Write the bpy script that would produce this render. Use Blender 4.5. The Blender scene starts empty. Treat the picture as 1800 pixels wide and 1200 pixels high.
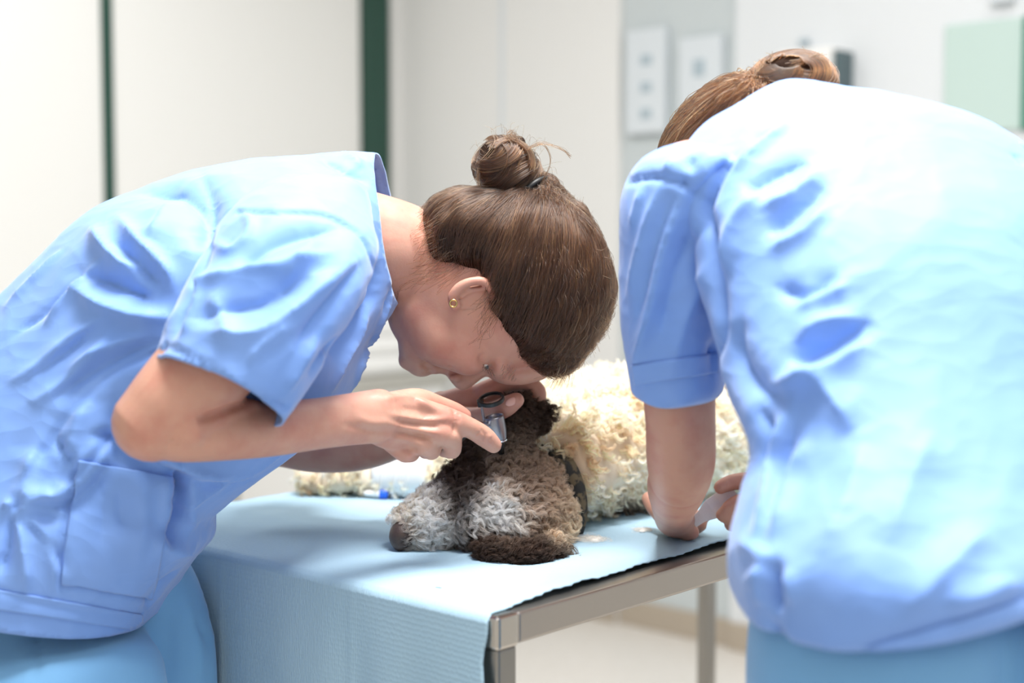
import bpy, math, random
import numpy as np
from mathutils import Vector, Matrix
from mathutils.bvhtree import BVHTree

S = bpy.context.scene
COL = S.collection
rng = np.random.default_rng(7)
random.seed(7)

# ------------------------------------------------------------------ camera, world, lights, exposure
F = 2500.0                       # focal length in pixels of the 1800 x 1200 frame (50 mm on 36 mm)
PIT = math.atan(164 / F)         # the camera looks a little down
ZC = 1.223                       # camera height
ZT = 0.88                        # table height
cd = bpy.data.cameras.new('Camera')
cam = bpy.data.objects.new('Camera', cd)
COL.objects.link(cam)
cam.location = (0, 0, ZC)
cam.rotation_euler = (math.pi / 2 - PIT, 0, 0)
cd.lens = 50.0
cd.sensor_width = 36.0
cd.clip_start = 0.05
cd.dof.use_dof = True
cd.dof.focus_distance = 1.545
cd.dof.aperture_fstop = 2.5
S.camera = cam

wd = bpy.data.worlds.new('World')
S.world = wd
wd.use_nodes = True
wd.node_tree.nodes['Background'].inputs[0].default_value = (1.0, 0.985, 0.97, 1)
wd.node_tree.nodes['Background'].inputs[1].default_value = 0.0    # closed room: no sky

def area(name, loc, target, size, power, color=(1, 1, 1), sy=None):
    l = bpy.data.lights.new(name, 'AREA')
    l.energy = power
    l.color = color
    l.size = size
    if sy:
        l.shape = 'RECTANGLE'
        l.size_y = sy
    o = bpy.data.objects.new(name, l)
    COL.objects.link(o)
    o.location = loc
    d = Vector(target) - Vector(loc)
    o.rotation_euler = d.to_track_quat('-Z', 'Y').to_euler()
    return o

# the clinic's ceiling panels: all above the picture, in the plane of the ceiling
area('ceiling_panel_table_offscreen', (0.15, 1.25, 2.83), (0.15, 1.25, 0), 0.6, 85, (1, 0.985, 0.965), 0.6)
area('ceiling_panel_near_offscreen', (0.5, 0.4, 2.83), (0.5, 0.4, 0), 1.2, 24, (1, 0.98, 0.96), 1.2)
area('ceiling_panel_left_offscreen', (-0.9, 3.1, 2.83), (-0.9, 3.1, 0), 1.2, 24, (1, 0.98, 0.96), 1.2)
area('ceiling_panel_right_offscreen', (0.9, 2.7, 2.83), (0.9, 2.7, 0), 1.2, 12, (1, 0.98, 0.96), 1.2)

S.view_settings.view_transform = 'Standard'
S.view_settings.look = 'None'
S.view_settings.gamma = 1.0
S.view_settings.exposure = -0.2
try:
    S.view_settings.use_curve_mapping = False
except Exception:
    pass

# ------------------------------------------------------------------ pixel helpers
cp, sp = math.cos(PIT), math.sin(PIT)
CAM = np.array([0, 0, ZC])

def ray(px, py):
    x = (px - 900) / F
    y = (600 - py) / F
    d = np.array([x, cp + y * sp, -sp + y * cp])
    return d / d[1]

def W(px, py, Y):
    return CAM + ray(px, py) * Y

def T(px, py, z=ZT):
    d = ray(px, py)
    return CAM + d * ((z - ZC) / d[2])

def PX(V):
    V = np.asarray(V, float)
    dx = V[..., 0]
    dy = V[..., 1]
    dz = V[..., 2] - ZC
    fw = dy * cp - dz * sp
    up = dy * sp + dz * cp
    return 900 + F * dx / fw, 600 - F * up / fw

def nrm(v):
    v = np.asarray(v, float)
    return v / (np.linalg.norm(v) + 1e-12)

# ------------------------------------------------------------------ mesh helpers
def to_mesh(name, V, Fc):
    me = bpy.data.meshes.new(name)
    if isinstance(Fc, np.ndarray):
        n, k = Fc.shape
        me.vertices.add(len(V))
        me.vertices.foreach_set('co', np.ascontiguousarray(V, np.float32).ravel())
        me.loops.add(n * k)
        me.loops.foreach_set('vertex_index', np.ascontiguousarray(Fc, np.int32).ravel())
        me.polygons.add(n)
        me.polygons.foreach_set('loop_start', np.arange(0, n * k, k, dtype=np.int32))
        me.polygons.foreach_set('loop_total', np.full(n, k, np.int32))
        me.update(calc_edges=True)
    else:
        me.from_pydata([tuple(map(float, v)) for v in V], [], [tuple(map(int, f)) for f in Fc])
        me.update()
    return me

def link(name, me, mat=None, parent=None, smooth=True):
    o = bpy.data.objects.new(name, me)
    COL.objects.link(o)
    if mat:
        me.materials.append(mat)
    if smooth and hasattr(me, 'polygons'):
        me.polygons.foreach_set('use_smooth', np.ones(len(me.polygons), bool))
    if parent is not None:
        adopt(o, parent)
    return o

def adopt(o, parent):
    loc = Vector((0, 0, 0))
    p = parent
    while p is not None:
        loc += p.location
        p = p.parent
    o.parent = parent
    o.location = -loc

def obj(name, V, Fc, mat=None, parent=None, smooth=True):
    return link(name, to_mesh(name, V, Fc), mat, parent, smooth)

def tag(o, label, cat, group=None):
    o['label'] = label
    o['category'] = cat
    if group:
        o['group'] = group
    return o

def struct(o):
    o['kind'] = 'structure'
    return o

def thing(name, label, cat, loc, group=None):
    o = bpy.data.objects.new(name, None)
    COL.objects.link(o)
    o.empty_display_size = 0.05
    o.location = [float(c) for c in loc]
    return tag(o, label, cat, group)

def obox(c, a, b, d):
    c, a, b, d = [np.asarray(v, float) for v in (c, a, b, d)]
    V = [c + i * a + j * b + k * d for i in (-1, 1) for j in (-1, 1) for k in (-1, 1)]
    Fc = [(0, 1, 3, 2), (4, 6, 7, 5), (0, 4, 5, 1), (2, 3, 7, 6), (0, 2, 6, 4), (1, 5, 7, 3)]
    if np.dot(np.cross(a, b), d) < 0:
        Fc = [f[::-1] for f in Fc]
    return V, Fc

def bevel(o, w=0.003, seg=3):
    m = o.modifiers.new('bevel', 'BEVEL')
    m.width = w
    m.segments = seg
    m.limit_method = 'ANGLE'
    return o

def box(name, c, a, b, d, mat, parent=None, bev=0.0):
    V, Fc = obox(c, a, b, d)
    o = obj(name, V, Fc, mat, parent, smooth=False)
    if bev:
        bevel(o, bev)
    return o

def catmull(P, sub):
    P = np.asarray(P, float)
    n = len(P)
    if n < 3:
        t = np.linspace(0, 1, sub * (n - 1) + 1)[:, None]
        return P[0] * (1 - t) + P[-1] * t
    Q = np.vstack([2 * P[0] - P[1], P, 2 * P[-1] - P[-2]])
    out = []
    for i in range(n - 1):
        p0, p1, p2, p3 = Q[i], Q[i + 1], Q[i + 2], Q[i + 3]
        for t in np.linspace(0, 1, sub, endpoint=False):
            out.append(0.5 * (2 * p1 + (p2 - p0) * t + (2 * p0 - 5 * p1 + 4 * p2 - p3) * t * t + (3 * p1 - p0 - 3 * p2 + p3) * t ** 3))
    out.append(P[-1])
    return np.array(out)

def loft(st, n=40, sub=6, e=1.0, cap=(1.0, 1.0)):
    """closed tube through sections (centre, half-axis, half-axis)"""
    X = np.array([np.concatenate([np.asarray(v, float) for v in s]) for s in st])
    X = catmull(X, sub)
    C, A, B = X[:, :3], X[:, 3:6], X[:, 6:9]
    rings = []
    def endcap(c, a, b, t, bulge):
        r = min(np.linalg.norm(a), np.linalg.norm(b)) * bulge
        return [(c + t * r * math.sin(u), a * math.cos(u), b * math.cos(u)) for u in (0.35, 0.7, 1.0, 1.3)]
    t0, t1 = nrm(C[0] - C[1]), nrm(C[-1] - C[-2])
    seq = endcap(C[0], A[0], B[0], t0, cap[0])[::-1] + list(zip(C, A, B)) + endcap(C[-1], A[-1], B[-1], t1, cap[1])
    th = np.linspace(0, 2 * math.pi, n, endpoint=False)
    cs, sn = np.cos(th), np.sin(th)
    cs = np.sign(cs) * np.abs(cs) ** e
    sn = np.sign(sn) * np.abs(sn) ** e
    V = []
    for c, a, b in seq:
        V.append(c + cs[:, None] * a + sn[:, None] * b)
    m = len(seq)
    V = np.concatenate(V)
    Fc = []
    for i in range(m - 1):
        for j in range(n):
            k = (j + 1) % n
            Fc.append((i * n + j, i * n + k, (i + 1) * n + k, (i + 1) * n + j))
    p0, p1 = len(V), len(V) + 1
    r0 = min(np.linalg.norm(A[0]), np.linalg.norm(B[0])) * cap[0]
    r1 = min(np.linalg.norm(A[-1]), np.linalg.norm(B[-1])) * cap[1]
    V = np.vstack([V, C[0] + t0 * r0, C[-1] + t1 * r1])
    for j in range(n):
        k = (j + 1) % n
        Fc.append((p0, k, j, j))
        Fc.append((p1, (m - 1) * n + j, (m - 1) * n + k, (m - 1) * n + k))
    # orientation
    Fc = [tuple(dict.fromkeys(f)) for f in Fc]
    return V, Fc

def sil(st, **kw):
    """sections by two outline pixels: (xa, ya, xb, yb, Y, h[, Ya, Yb])"""
    out = []
    for s in st:
        xa, ya, xb, yb, Y, h = s[:6]
        Ya, Yb = (s[6], s[7]) if len(s) > 6 else (Y, Y)
        a, b = W(xa, ya, Ya), W(xb, yb, Yb)
        A = (b - a) / 2
        B = np.array([0, 1.0, 0])
        u = nrm(A)
        B = nrm(B - u * np.dot(B, u)) * h
        out.append(((a + b) / 2, A, B))
    return loft(out, **kw)

def limb3(P, R, flat=1.0, up=(0, 1, 0), **kw):
    """round limb through 3-D points with radii; 'flat' scales the half-axis along 'up'"""
    P = np.asarray(P, float)
    n = len(P)
    up = np.asarray(up, float)
    fl = flat if hasattr(flat, '__len__') else [flat] * n
    st = []
    for i in range(n):
        t = nrm(P[min(i + 1, n - 1)] - P[max(i - 1, 0)])
        b = up - t * np.dot(up, t)
        if np.linalg.norm(b) < 0.2:
            b = np.array([0.2, 0.1, 1.0]) - t * np.dot([0.2, 0.1, 1.0], t)
        b = nrm(b)
        a = np.cross(t, b)
        st.append((P[i], a * R[i], b * R[i] * fl[i]))
    kw.setdefault('n', 20)
    return loft(st, **kw)

def limb(pts, flat=1.0, up=(0, 1, 0), **kw):
    return limb3([W(p[0], p[1], p[2]) for p in pts], [p[3] for p in pts], flat, up, **kw)

def ball(c, a, b, d, n=20, m=12):
    c, a, b, d = [np.asarray(v, float) for v in (c, a, b, d)]
    V = [c + d]
    for i in range(1, m):
        u = math.pi * i / m
        for j in range(n):
            v = 2 * math.pi * j / n
            V.append(c + math.cos(u) * d + math.sin(u) * (math.cos(v) * a + math.sin(v) * b))
    V.append(c - d)
    Fc = [(0, 1 + j, 1 + (j + 1) % n) for j in range(n)]
    for i in range(m - 2):
        for j in range(n):
            k = (j + 1) % n
            Fc.append((1 + i * n + j, 1 + (i + 1) * n + j, 1 + (i + 1) * n + k, 1 + i * n + k))
    e = len(V) - 1
    Fc += [(e, 1 + (m - 2) * n + (j + 1) % n, 1 + (m - 2) * n + j) for j in range(n)]
    return np.array(V), Fc

def pball(px, py, Y, rx, ry, rd, ang=0.0):
    """ellipsoid: centre by pixel, half-axes in metres, turned in the picture plane"""
    c, s = math.cos(math.radians(ang)), math.sin(math.radians(ang))
    return ball(W(px, py, Y), np.array([c, 0, s]) * rx, np.array([-s, 0, c]) * ry, np.array([0, rd, 0]))

def join(pieces):
    V, Fc, k = [], [], 0
    for v, f in pieces:
        V.append(np.asarray(v, float))
        Fc += [tuple(i + k for i in q) for q in f]
        k += len(v)
    return np.vstack(V), Fc

def neighbours(V, Q):
    E = np.concatenate([Q[:, [0, 1]], Q[:, [1, 2]], Q[:, [2, 3]], Q[:, [3, 0]]])
    E = np.sort(E, axis=1)
    E = np.unique(E[:, 0].astype(np.int64) * len(V) + E[:, 1])
    return E // len(V), E % len(V)

def smooth(V, Q, it=5, lam=0.5, fixed=None, mask=None):
    if it <= 0:
        return V
    i, j = neighbours(V, Q)
    n = len(V)
    deg = np.bincount(i, minlength=n) + np.bincount(j, minlength=n)
    deg = np.maximum(deg, 1)
    V = V.copy()
    for _ in range(it):
        for f in (lam, -lam * 0.9) if mask == 'taubin' else (lam,):
            S_ = np.stack([np.bincount(i, V[j, k], n) + np.bincount(j, V[i, k], n) for k in range(3)], 1) / deg[:, None]
            D = S_ - V
            if fixed is not None:
                D[fixed] = 0
            V += f * D
    return V

def remesh(pieces, vox, it=6, lam=0.5):
    V, Fc = join(pieces)
    me = to_mesh('tmp', V, Fc)
    o = bpy.data.objects.new('tmp', me)
    COL.objects.link(o)
    m = o.modifiers.new('r', 'REMESH')
    m.mode = 'VOXEL'
    m.voxel_size = vox
    m.adaptivity = 0
    dg = bpy.context.evaluated_depsgraph_get()
    ev = o.evaluated_get(dg)
    mm = ev.to_mesh()
    n = len(mm.vertices)
    V = np.empty(n * 3, np.float32)
    mm.vertices.foreach_get('co', V)
    V = V.reshape(-1, 3).astype(float)
    k = len(mm.polygons)
    lt = np.empty(k, np.int32)
    mm.polygons.foreach_get('loop_total', lt)
    L = np.empty(len(mm.loops), np.int32)
    mm.loops.foreach_get('vertex_index', L)
    if (lt == 4).all():
        Q = L.reshape(-1, 4)
    else:
        st = np.concatenate([[0], np.cumsum(lt)[:-1]])
        Q = np.stack([L[st], L[st + 1], L[st + 2], np.where(lt == 4, L[np.minimum(st + 3, len(L) - 1)], L[st])], 1)
    ev.to_mesh_clear()
    bpy.data.objects.remove(o)
    bpy.data.meshes.remove(me)
    return smooth(V, Q, it, lam), Q

def normals(V, Q):
    d1 = V[Q[:, 2]] - V[Q[:, 0]]
    d2 = V[Q[:, 3]] - V[Q[:, 1]]
    fn = np.cross(d1, d2)
    N = np.zeros_like(V)
    for c in range(4):
        for k in range(3):
            N[:, k] += np.bincount(Q[:, c], fn[:, k], len(V))
    return N / (np.linalg.norm(N, axis=1, keepdims=True) + 1e-12)

def bvh(V, Q):
    return BVHTree.FromPolygons(V.tolist(), Q.tolist())

def cast(tree, px, py):
    d = ray(px, py)
    r = tree.ray_cast(Vector(CAM), Vector(nrm(d)))
    return None if r[0] is None else np.array(r[0])

def pline(pts, step=4.0):
    P = catmull(np.array(pts, float), 12)
    seg = np.linalg.norm(np.diff(P, axis=0), axis=1)
    s = np.concatenate([[0], np.cumsum(seg)])
    t = np.linspace(0, s[-1], max(3, int(s[-1] / step)))
    return np.stack([np.interp(t, s, P[:, 0]), np.interp(t, s, P[:, 1])], 1), t / s[-1]

def sculpt(V, Q, strokes, soft=False):
    """each stroke: pixel line, width, amplitude and kind, laid on the surface as relief"""
    tree = bvh(V, Q)
    N = normals(V, Q)
    D = np.zeros(len(V))
    for s in strokes:
        pts, w, amp = s[0], s[1], s[2]
        kind = s[3] if len(s) > 3 else 'ridge'
        P2, t = pline(pts)
        H, tt, T2 = [], [], []
        for k, (p, u) in enumerate(zip(P2, t)):
            h = cast(tree, p[0], p[1])
            if h is not None:
                H.append(h)
                tt.append(u)
                T2.append(P2[min(k + 1, len(P2) - 1)] - P2[max(k - 1, 0)])
        if len(H) < 2:
            continue
        H, tt, T2 = np.array(H), np.array(tt), np.array(T2)
        lo, hi = H.min(0) - 3 * w, H.max(0) + 3 * w
        idx = np.where(((V > lo) & (V < hi)).all(1))[0]
        if len(idx) == 0:
            continue
        best = np.full(len(idx), 1e9)
        arg = np.zeros(len(idx), int)
        for k in range(len(H)):
            dd = ((V[idx] - H[k]) ** 2).sum(1)
            m = dd < best
            best[m] = dd[m]
            arg[m] = k
        d = np.sqrt(best) / w
        tap = 1.0 if kind in ('groove', 'flat') else np.minimum(1, 4 * np.minimum(tt[arg] + 0.03, 1.03 - tt[arg])) ** 0.8
        if kind == 'step':
            x, y = PX(V[idx])
            hx, hy = PX(H[arg])
            cr = T2[arg, 0] * (y - hy) - T2[arg, 1] * (x - hx)
            sg = np.sign(cr)
            D[idx] += amp * tap * sg * d * np.exp(-d * d) * 2.33
        else:
            D[idx] += amp * tap * (np.exp(-d * d) if kind in ('groove', 'flat') or soft else .2 * np.exp(-d * d) + .8 * np.exp(-1.7 * d))
    return V + N * D[:, None]

def wnoise(P, freq, seed, n=10):
    r = np.random.default_rng(seed)
    out = np.zeros(len(P))
    for _ in range(n):
        k = nrm(r.normal(size=3)) * freq * r.uniform(0.6, 1.5)
        out += np.sin(P @ k * 2 * math.pi + r.uniform(0, 6.28))
    return out / math.sqrt(n / 2) / 1.4

def crumple(K, f, seed):
    """crossing creases of worn cotton"""
    a = np.maximum(1 - 1.6 * np.abs(wnoise(K, f, seed)), 0) ** 2
    b = np.maximum(1 - 2.0 * np.abs(wnoise(K, f * 2.3, seed + 1)), 0) ** 2
    c = np.maximum(1 - 2.2 * np.abs(wnoise(K, f * 4.6, seed + 2)), 0) ** 2
    return .0022 * wnoise(K, f, seed + 3) + .0020 * a + .0014 * b + .0007 * c

def stretch(V, e, f):
    """coordinates squeezed along e, so that folds laid out in them run along e"""
    e = nrm(e)
    return V - np.outer(V @ e, e) * (1 - f)

def creases(K, cell, amp, seed):
    """soft hollows that meet in sharp ridges, as in worn cotton"""
    r = np.random.default_rng(seed)
    lo, hi = K.min(0), K.max(0)
    n = int(np.prod((hi - lo) / cell + 1)) + 8
    Sd = r.uniform(lo - cell, hi + cell, (n, 3)).astype(np.float32)
    off = r.uniform(0, .35, n).astype(np.float32)
    h = np.zeros(len(K))
    Kf = K.astype(np.float32)
    s2 = (Sd ** 2).sum(1)
    for a in range(0, len(K), 8000):
        k = Kf[a:a + 8000]
        D2 = (k ** 2).sum(1)[:, None] - 2 * k @ Sd.T + s2[None]
        h[a:a + 8000] = (D2 / cell ** 2 + off).min(1)
    return amp * (np.minimum(h, 1.6) - .5)

def cut(V, Q, p0, n, rad):
    """open a garment: drop everything past a plane near p0 and set the edge on that plane"""
    p0, n = np.asarray(p0, float), nrm(n)
    h = (V - p0) @ n
    near = np.linalg.norm(V - p0, axis=1) < rad
    bad = (h > 0) & near
    fb = bad[Q].any(1)
    touch = np.zeros(len(V), bool)
    touch[Q[fb].ravel()] = True
    Q = Q[~fb]
    keep = np.zeros(len(V), bool)
    keep[Q.ravel()] = True
    edge = touch & keep & near
    V = V.copy()
    V[edge] -= h[edge][:, None] * n
    mp = np.cumsum(keep) - 1
    return V[keep], mp[Q]

def even_edges(V, Q, it=10):
    """calm the open edges of a garment (neck, hems)"""
    E = np.concatenate([Q[:, [0, 1]], Q[:, [1, 2]], Q[:, [2, 3]], Q[:, [3, 0]]])
    key = np.sort(E, axis=1)
    k = key[:, 0].astype(np.int64) * len(V) + key[:, 1]
    u, c = np.unique(k, return_counts=True)
    b = u[c == 1]
    i, j = b // len(V), b % len(V)
    i, j = i[i != j], j[i != j]
    n = len(V)
    deg = np.bincount(i, minlength=n) + np.bincount(j, minlength=n)
    on = deg > 0
    V = V.copy()
    for _ in range(it):
        A = np.stack([np.bincount(i, V[j, q], n) + np.bincount(j, V[i, q], n) for q in range(3)], 1)
        V[on] = .5 * V[on] + .5 * A[on] / deg[on][:, None]
    return V

def patch(name, V, Q, corners, mat, parent, off=.0016, nu=40, nv=24, thick=.0014):
    """a sewn-on piece of cloth following the garment under it; corners in pixels TL TR BR BL"""
    tree = bvh(V, Q)
    tl, tr, br, bl = [np.array(c, float) for c in corners]
    P = np.full((nv, nu, 3), np.nan)
    for j in range(nv):
        for i in range(nu):
            u, v = i / (nu - 1), j / (nv - 1)
            p = (tl * (1 - u) + tr * u) * (1 - v) + (bl * (1 - u) + br * u) * v
            d = ray(p[0], p[1])
            r = tree.ray_cast(Vector(CAM), Vector(nrm(d)))
            if r[0] is not None:
                n = np.array(r[1])
                n = n if n @ d < 0 else -n
                P[j, i] = np.array(r[0]) + n * off
    idx = -np.ones((nv, nu), int)
    ok = ~np.isnan(P[..., 0])
    idx[ok] = np.arange(ok.sum())
    Fc = []
    for j in range(nv - 1):
        for i in range(nu - 1):
            f = [idx[j, i], idx[j + 1, i], idx[j + 1, i + 1], idx[j, i + 1]]
            q = [P[j, i], P[j + 1, i], P[j + 1, i + 1], P[j, i + 1]]
            if min(f) >= 0 and max(abs(a[1] - b[1]) for a in q for b in q) < .03:
                Fc.append(f)
    if not Fc:
        return
    W_ = P[ok]
    Fa = np.array(Fc)
    lab = np.arange(len(W_))                  # keep the largest connected piece only
    while True:
        m_ = lab[Fa].min(1)
        new = lab.copy()
        for c in range(4):
            np.minimum.at(new, Fa[:, c], m_)
        if (new == lab).all():
            break
        lab = new
    fl = lab[Fa[:, 0]]
    Fa = Fa[fl == np.bincount(fl).argmax()]
    use = np.zeros(len(W_), bool)
    use[Fa.ravel()] = True
    Fa = (np.cumsum(use) - 1)[Fa]
    W_ = W_[use]
    W_ = smooth(W_, Fa, 2, .4)
    o = obj(name, W_, Fa, mat, parent)
    m = o.modifiers.new('thick', 'SOLIDIFY')
    m.thickness = thick
    m.offset = 0
    return o

def strands(name, P, R, C, mat, parent):
    """P (n,k,3) hair curves, R radius (n,k) or scalar, C (n,3) colours"""
    n, k = P.shape[:2]
    hc = bpy.data.hair_curves.new(name)
    hc.add_curves([k] * n)
    hc.attributes['position'].data.foreach_set('vector', np.ascontiguousarray(P, np.float32).ravel())
    r = hc.attributes.get('radius') or hc.attributes.new('radius', 'FLOAT', 'POINT')
    r.data.foreach_set('value', np.ascontiguousarray(np.broadcast_to(R, (n, k)), np.float32).ravel())
    a = hc.attributes.new('col', 'FLOAT_COLOR', 'CURVE')
    cc = np.ones((n, 4), np.float32)
    cc[:, :3] = C
    a.data.foreach_set('color', cc.ravel())
    hc.materials.append(mat)
    o = bpy.data.objects.new(name, hc)
    COL.objects.link(o)
    adopt(o, parent)
    return o

# ------------------------------------------------------------------ materials
def srgb(r, g, b):
    f = lambda c: (c / 255) / 12.92 if c / 255 <= 0.04045 else ((c / 255 + 0.055) / 1.055) ** 2.4
    return (f(r), f(g), f(b), 1)

def mat(name, col, rough=0.6, metal=0.0, noise=None, bump=None, **kw):
    m = bpy.data.materials.new(name)
    m.use_nodes = True
    nt = m.node_tree
    b = nt.nodes['Principled BSDF']
    b.inputs['Base Color'].default_value = col
    b.inputs['Roughness'].default_value = rough
    b.inputs['Metallic'].default_value = metal
    for k, v in kw.items():
        b.inputs[k.replace('_', ' ')].default_value = v
    tc = nt.nodes.new('ShaderNodeTexCoord')
    if noise:
        sc, c2, lo, hi = noise
        n = nt.nodes.new('ShaderNodeTexNoise')
        n.inputs['Scale'].default_value = sc
        n.inputs['Detail'].default_value = 5
        nt.links.new(tc.outputs['Object'], n.inputs['Vector'])
        mr = nt.nodes.new('ShaderNodeMapRange')
        mr.inputs[1].default_value = lo
        mr.inputs[2].default_value = hi
        nt.links.new(n.outputs['Fac'], mr.inputs[0])
        mx = nt.nodes.new('ShaderNodeMix')
        mx.data_type = 'RGBA'
        mx.inputs[6].default_value = col
        mx.inputs[7].default_value = c2
        nt.links.new(mr.outputs[0], mx.inputs[0])
        nt.links.new(mx.outputs[2], b.inputs['Base Color'])
    if bump:
        sc, st, dist = bump[:3]
        n = nt.nodes.new('ShaderNodeTexNoise')
        n.inputs['Scale'].default_value = sc
        n.inputs['Detail'].default_value = 4
        if len(bump) > 3:
            mp = nt.nodes.new('ShaderNodeMapping')
            mp.inputs['Scale'].default_value = bump[3]
            nt.links.new(tc.outputs['Object'], mp.inputs['Vector'])
            nt.links.new(mp.outputs[0], n.inputs['Vector'])
        else:
            nt.links.new(tc.outputs['Object'], n.inputs['Vector'])
        bp = nt.nodes.new('ShaderNodeBump')
        bp.inputs['Strength'].default_value = st
        bp.inputs['Distance'].default_value = dist
        nt.links.new(n.outputs['Fac'], bp.inputs['Height'])
        nt.links.new(bp.outputs[0], b.inputs['Normal'])
    return m

M = {}
M['wall'] = mat('wall_paint', srgb(228, 228, 226), 0.7, bump=(60, 0.05, 0.002))
M['wall_cool'] = mat('cool_wall_tone', srgb(222, 226, 229), 0.7, bump=(60, 0.05, 0.002))  # right wall, slightly bluer than the other walls
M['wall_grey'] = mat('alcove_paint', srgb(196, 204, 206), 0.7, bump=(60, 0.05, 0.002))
M['door'] = mat('white_door_laminate', srgb(240, 240, 237), 0.45)
M['green'] = mat('dark_green_frame', srgb(32, 72, 60), 0.35)
M['floor'] = mat('cream_vinyl', srgb(222, 218, 212), 0.35, noise=(40, srgb(214, 209, 202), 0.4, 0.7))
M['ceiling'] = mat('ceiling_tile', srgb(235, 235, 233), 0.8)
M['taupe'] = mat('taupe_vinyl', srgb(176, 164, 148), 0.6)
M['panel'] = mat('white_plastic_panel', srgb(212, 219, 224), 0.4)
M['grey_blue'] = mat('grey_blue_plastic', srgb(168, 184, 193), 0.5)
M['mint'] = mat('mint_glass', srgb(194, 215, 209), 0.2)
M['teal'] = mat('dark_teal_edge', srgb(70, 130, 112), 0.3)
M['slate'] = mat('slate_plastic', srgb(82, 100, 105), 0.5)
M['white'] = mat('white_plastic', srgb(240, 240, 238), 0.45)
M['worktop'] = mat('grey_worktop', srgb(176, 174, 166), 0.4)
M['steel'] = mat('brushed_steel', srgb(176, 168, 160), 0.33, 1.0, bump=(120, 0.08, 0.001, (1, 1, 18)))
M['steel_cap'] = mat('polished_steel_cap', srgb(196, 190, 182), 0.22, 1.0)
M['leg'] = mat('steel_leg', srgb(150, 147, 142), 0.3, 1.0)
M['rubber'] = mat('black_rubber', srgb(24, 25, 26), 0.5)
M['scrub'] = mat('blue_scrub_cotton', srgb(126, 168, 238), 0.62, bump=(1400, 0.12, 0.0006), noise=(9, srgb(116, 160, 233), 0.35, 0.7), Sheen_Weight=0.35, Specular_IOR_Level=0.6)
def wrinkle_bump(m, scale, dist, strength):
    nt = m.node_tree
    b = nt.nodes['Principled BSDF']
    tc = nt.nodes.new('ShaderNodeTexCoord')
    ns = nt.nodes.new('ShaderNodeTexNoise')
    ns.inputs['Scale'].default_value = 9
    nt.links.new(tc.outputs['Object'], ns.inputs['Vector'])
    ad = nt.nodes.new('ShaderNodeMix')
    ad.data_type = 'VECTOR'
    ad.inputs[0].default_value = .10
    nt.links.new(tc.outputs['Object'], ad.inputs[4])
    nt.links.new(ns.outputs['Color'], ad.inputs[5])
    mp = nt.nodes.new('ShaderNodeMapping')
    mp.inputs['Rotation'].default_value = (0, .7, 0)
    mp.inputs['Scale'].default_value = (scale * .5, scale * .8, scale)
    nt.links.new(ad.outputs[1], mp.inputs['Vector'])
    vo = nt.nodes.new('ShaderNodeTexVoronoi')
    nt.links.new(mp.outputs[0], vo.inputs['Vector'])
    bp = nt.nodes.new('ShaderNodeBump')
    bp.inputs['Strength'].default_value = strength
    bp.inputs['Distance'].default_value = dist
    nt.links.new(vo.outputs['Distance'], bp.inputs['Height'])
    old = b.inputs['Normal'].links[0].from_node
    nt.links.new(bp.outputs[0], old.inputs['Normal'])
wrinkle_bump(M['scrub'], 10, .006, .22)
M['trouser'] = mat('blue_trouser_cotton', srgb(120, 177, 226), 0.85, bump=(1200, 0.12, 0.0006), Sheen_Weight=0.2)
M['skin'] = mat('skin', srgb(206, 156, 136), 0.48, noise=(30, srgb(194, 132, 116), 0.42, 0.74), bump=(380, 0.22, 0.0008), Subsurface_Weight=0.2, Subsurface_Scale=0.006)
M['lips'] = mat('lip_skin', srgb(196, 116, 108), 0.45, Subsurface_Weight=0.15, Subsurface_Scale=0.01)
M['nail'] = mat('nail', srgb(232, 178, 164), 0.25)
M['eye'] = mat('eye_white', srgb(225, 224, 222), 0.15)
M['iris'] = mat('iris', srgb(70, 84, 92), 0.15)
M['gold'] = mat('gold', srgb(222, 190, 120), 0.2, 1.0)
M['scalp'] = mat('brown_hair_base', srgb(40, 27, 20), 0.9, bump=(300, 0.4, 0.002), Specular_IOR_Level=0.1)
M['fur'] = mat('dog_skin_fur', srgb(150, 128, 108), 0.9)
M['black'] = mat('black_plastic', srgb(20, 22, 22), 0.35)
M['metal'] = mat('satin_aluminium', srgb(150, 148, 154), 0.35, 1.0)
M['chrome'] = mat('chrome', srgb(225, 232, 240), 0.08, 1.0)
M['nose'] = mat('brown_nose_leather', srgb(72, 56, 50), 0.45, bump=(700, 0.5, 0.001))
M['bandage'] = mat('white_bandage', srgb(240, 240, 238), 0.9, bump=(900, 0.3, 0.001))
M['bluecap'] = mat('blue_plastic_cap', srgb(30, 100, 225), 0.35)
M['paper'] = mat('white_backing_paper', srgb(246, 242, 240), 0.6)
M['tuft'] = mat('loose_fur', srgb(244, 241, 236), 0.95)

def glassmat():
    m = bpy.data.materials.new('lens_glass')
    m.use_nodes = True
    b = m.node_tree.nodes['Principled BSDF']
    b.inputs['Base Color'].default_value = (1, 1, 1, 1)
    b.inputs['Roughness'].default_value = 0.02
    b.inputs['Transmission Weight'].default_value = 1.0
    b.inputs['IOR'].default_value = 1.2
    return m
M['glass'] = glassmat()

def hairmat(name, rough=0.28):
    m = bpy.data.materials.new(name)
    m.use_nodes = True
    nt = m.node_tree
    nt.nodes.remove(nt.nodes['Principled BSDF'])
    h = nt.nodes.new('ShaderNodeBsdfHairPrincipled')
    h.parametrization = 'COLOR'
    h.inputs['Roughness'].default_value = rough
    h.inputs['Radial Roughness'].default_value = 0.45
    at = nt.nodes.new('ShaderNodeAttribute')
    at.attribute_name = 'col'
    nt.links.new(at.outputs['Color'], h.inputs['Color'])
    nt.links.new(h.outputs[0], nt.nodes['Material Output'].inputs[0])
    return m

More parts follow.
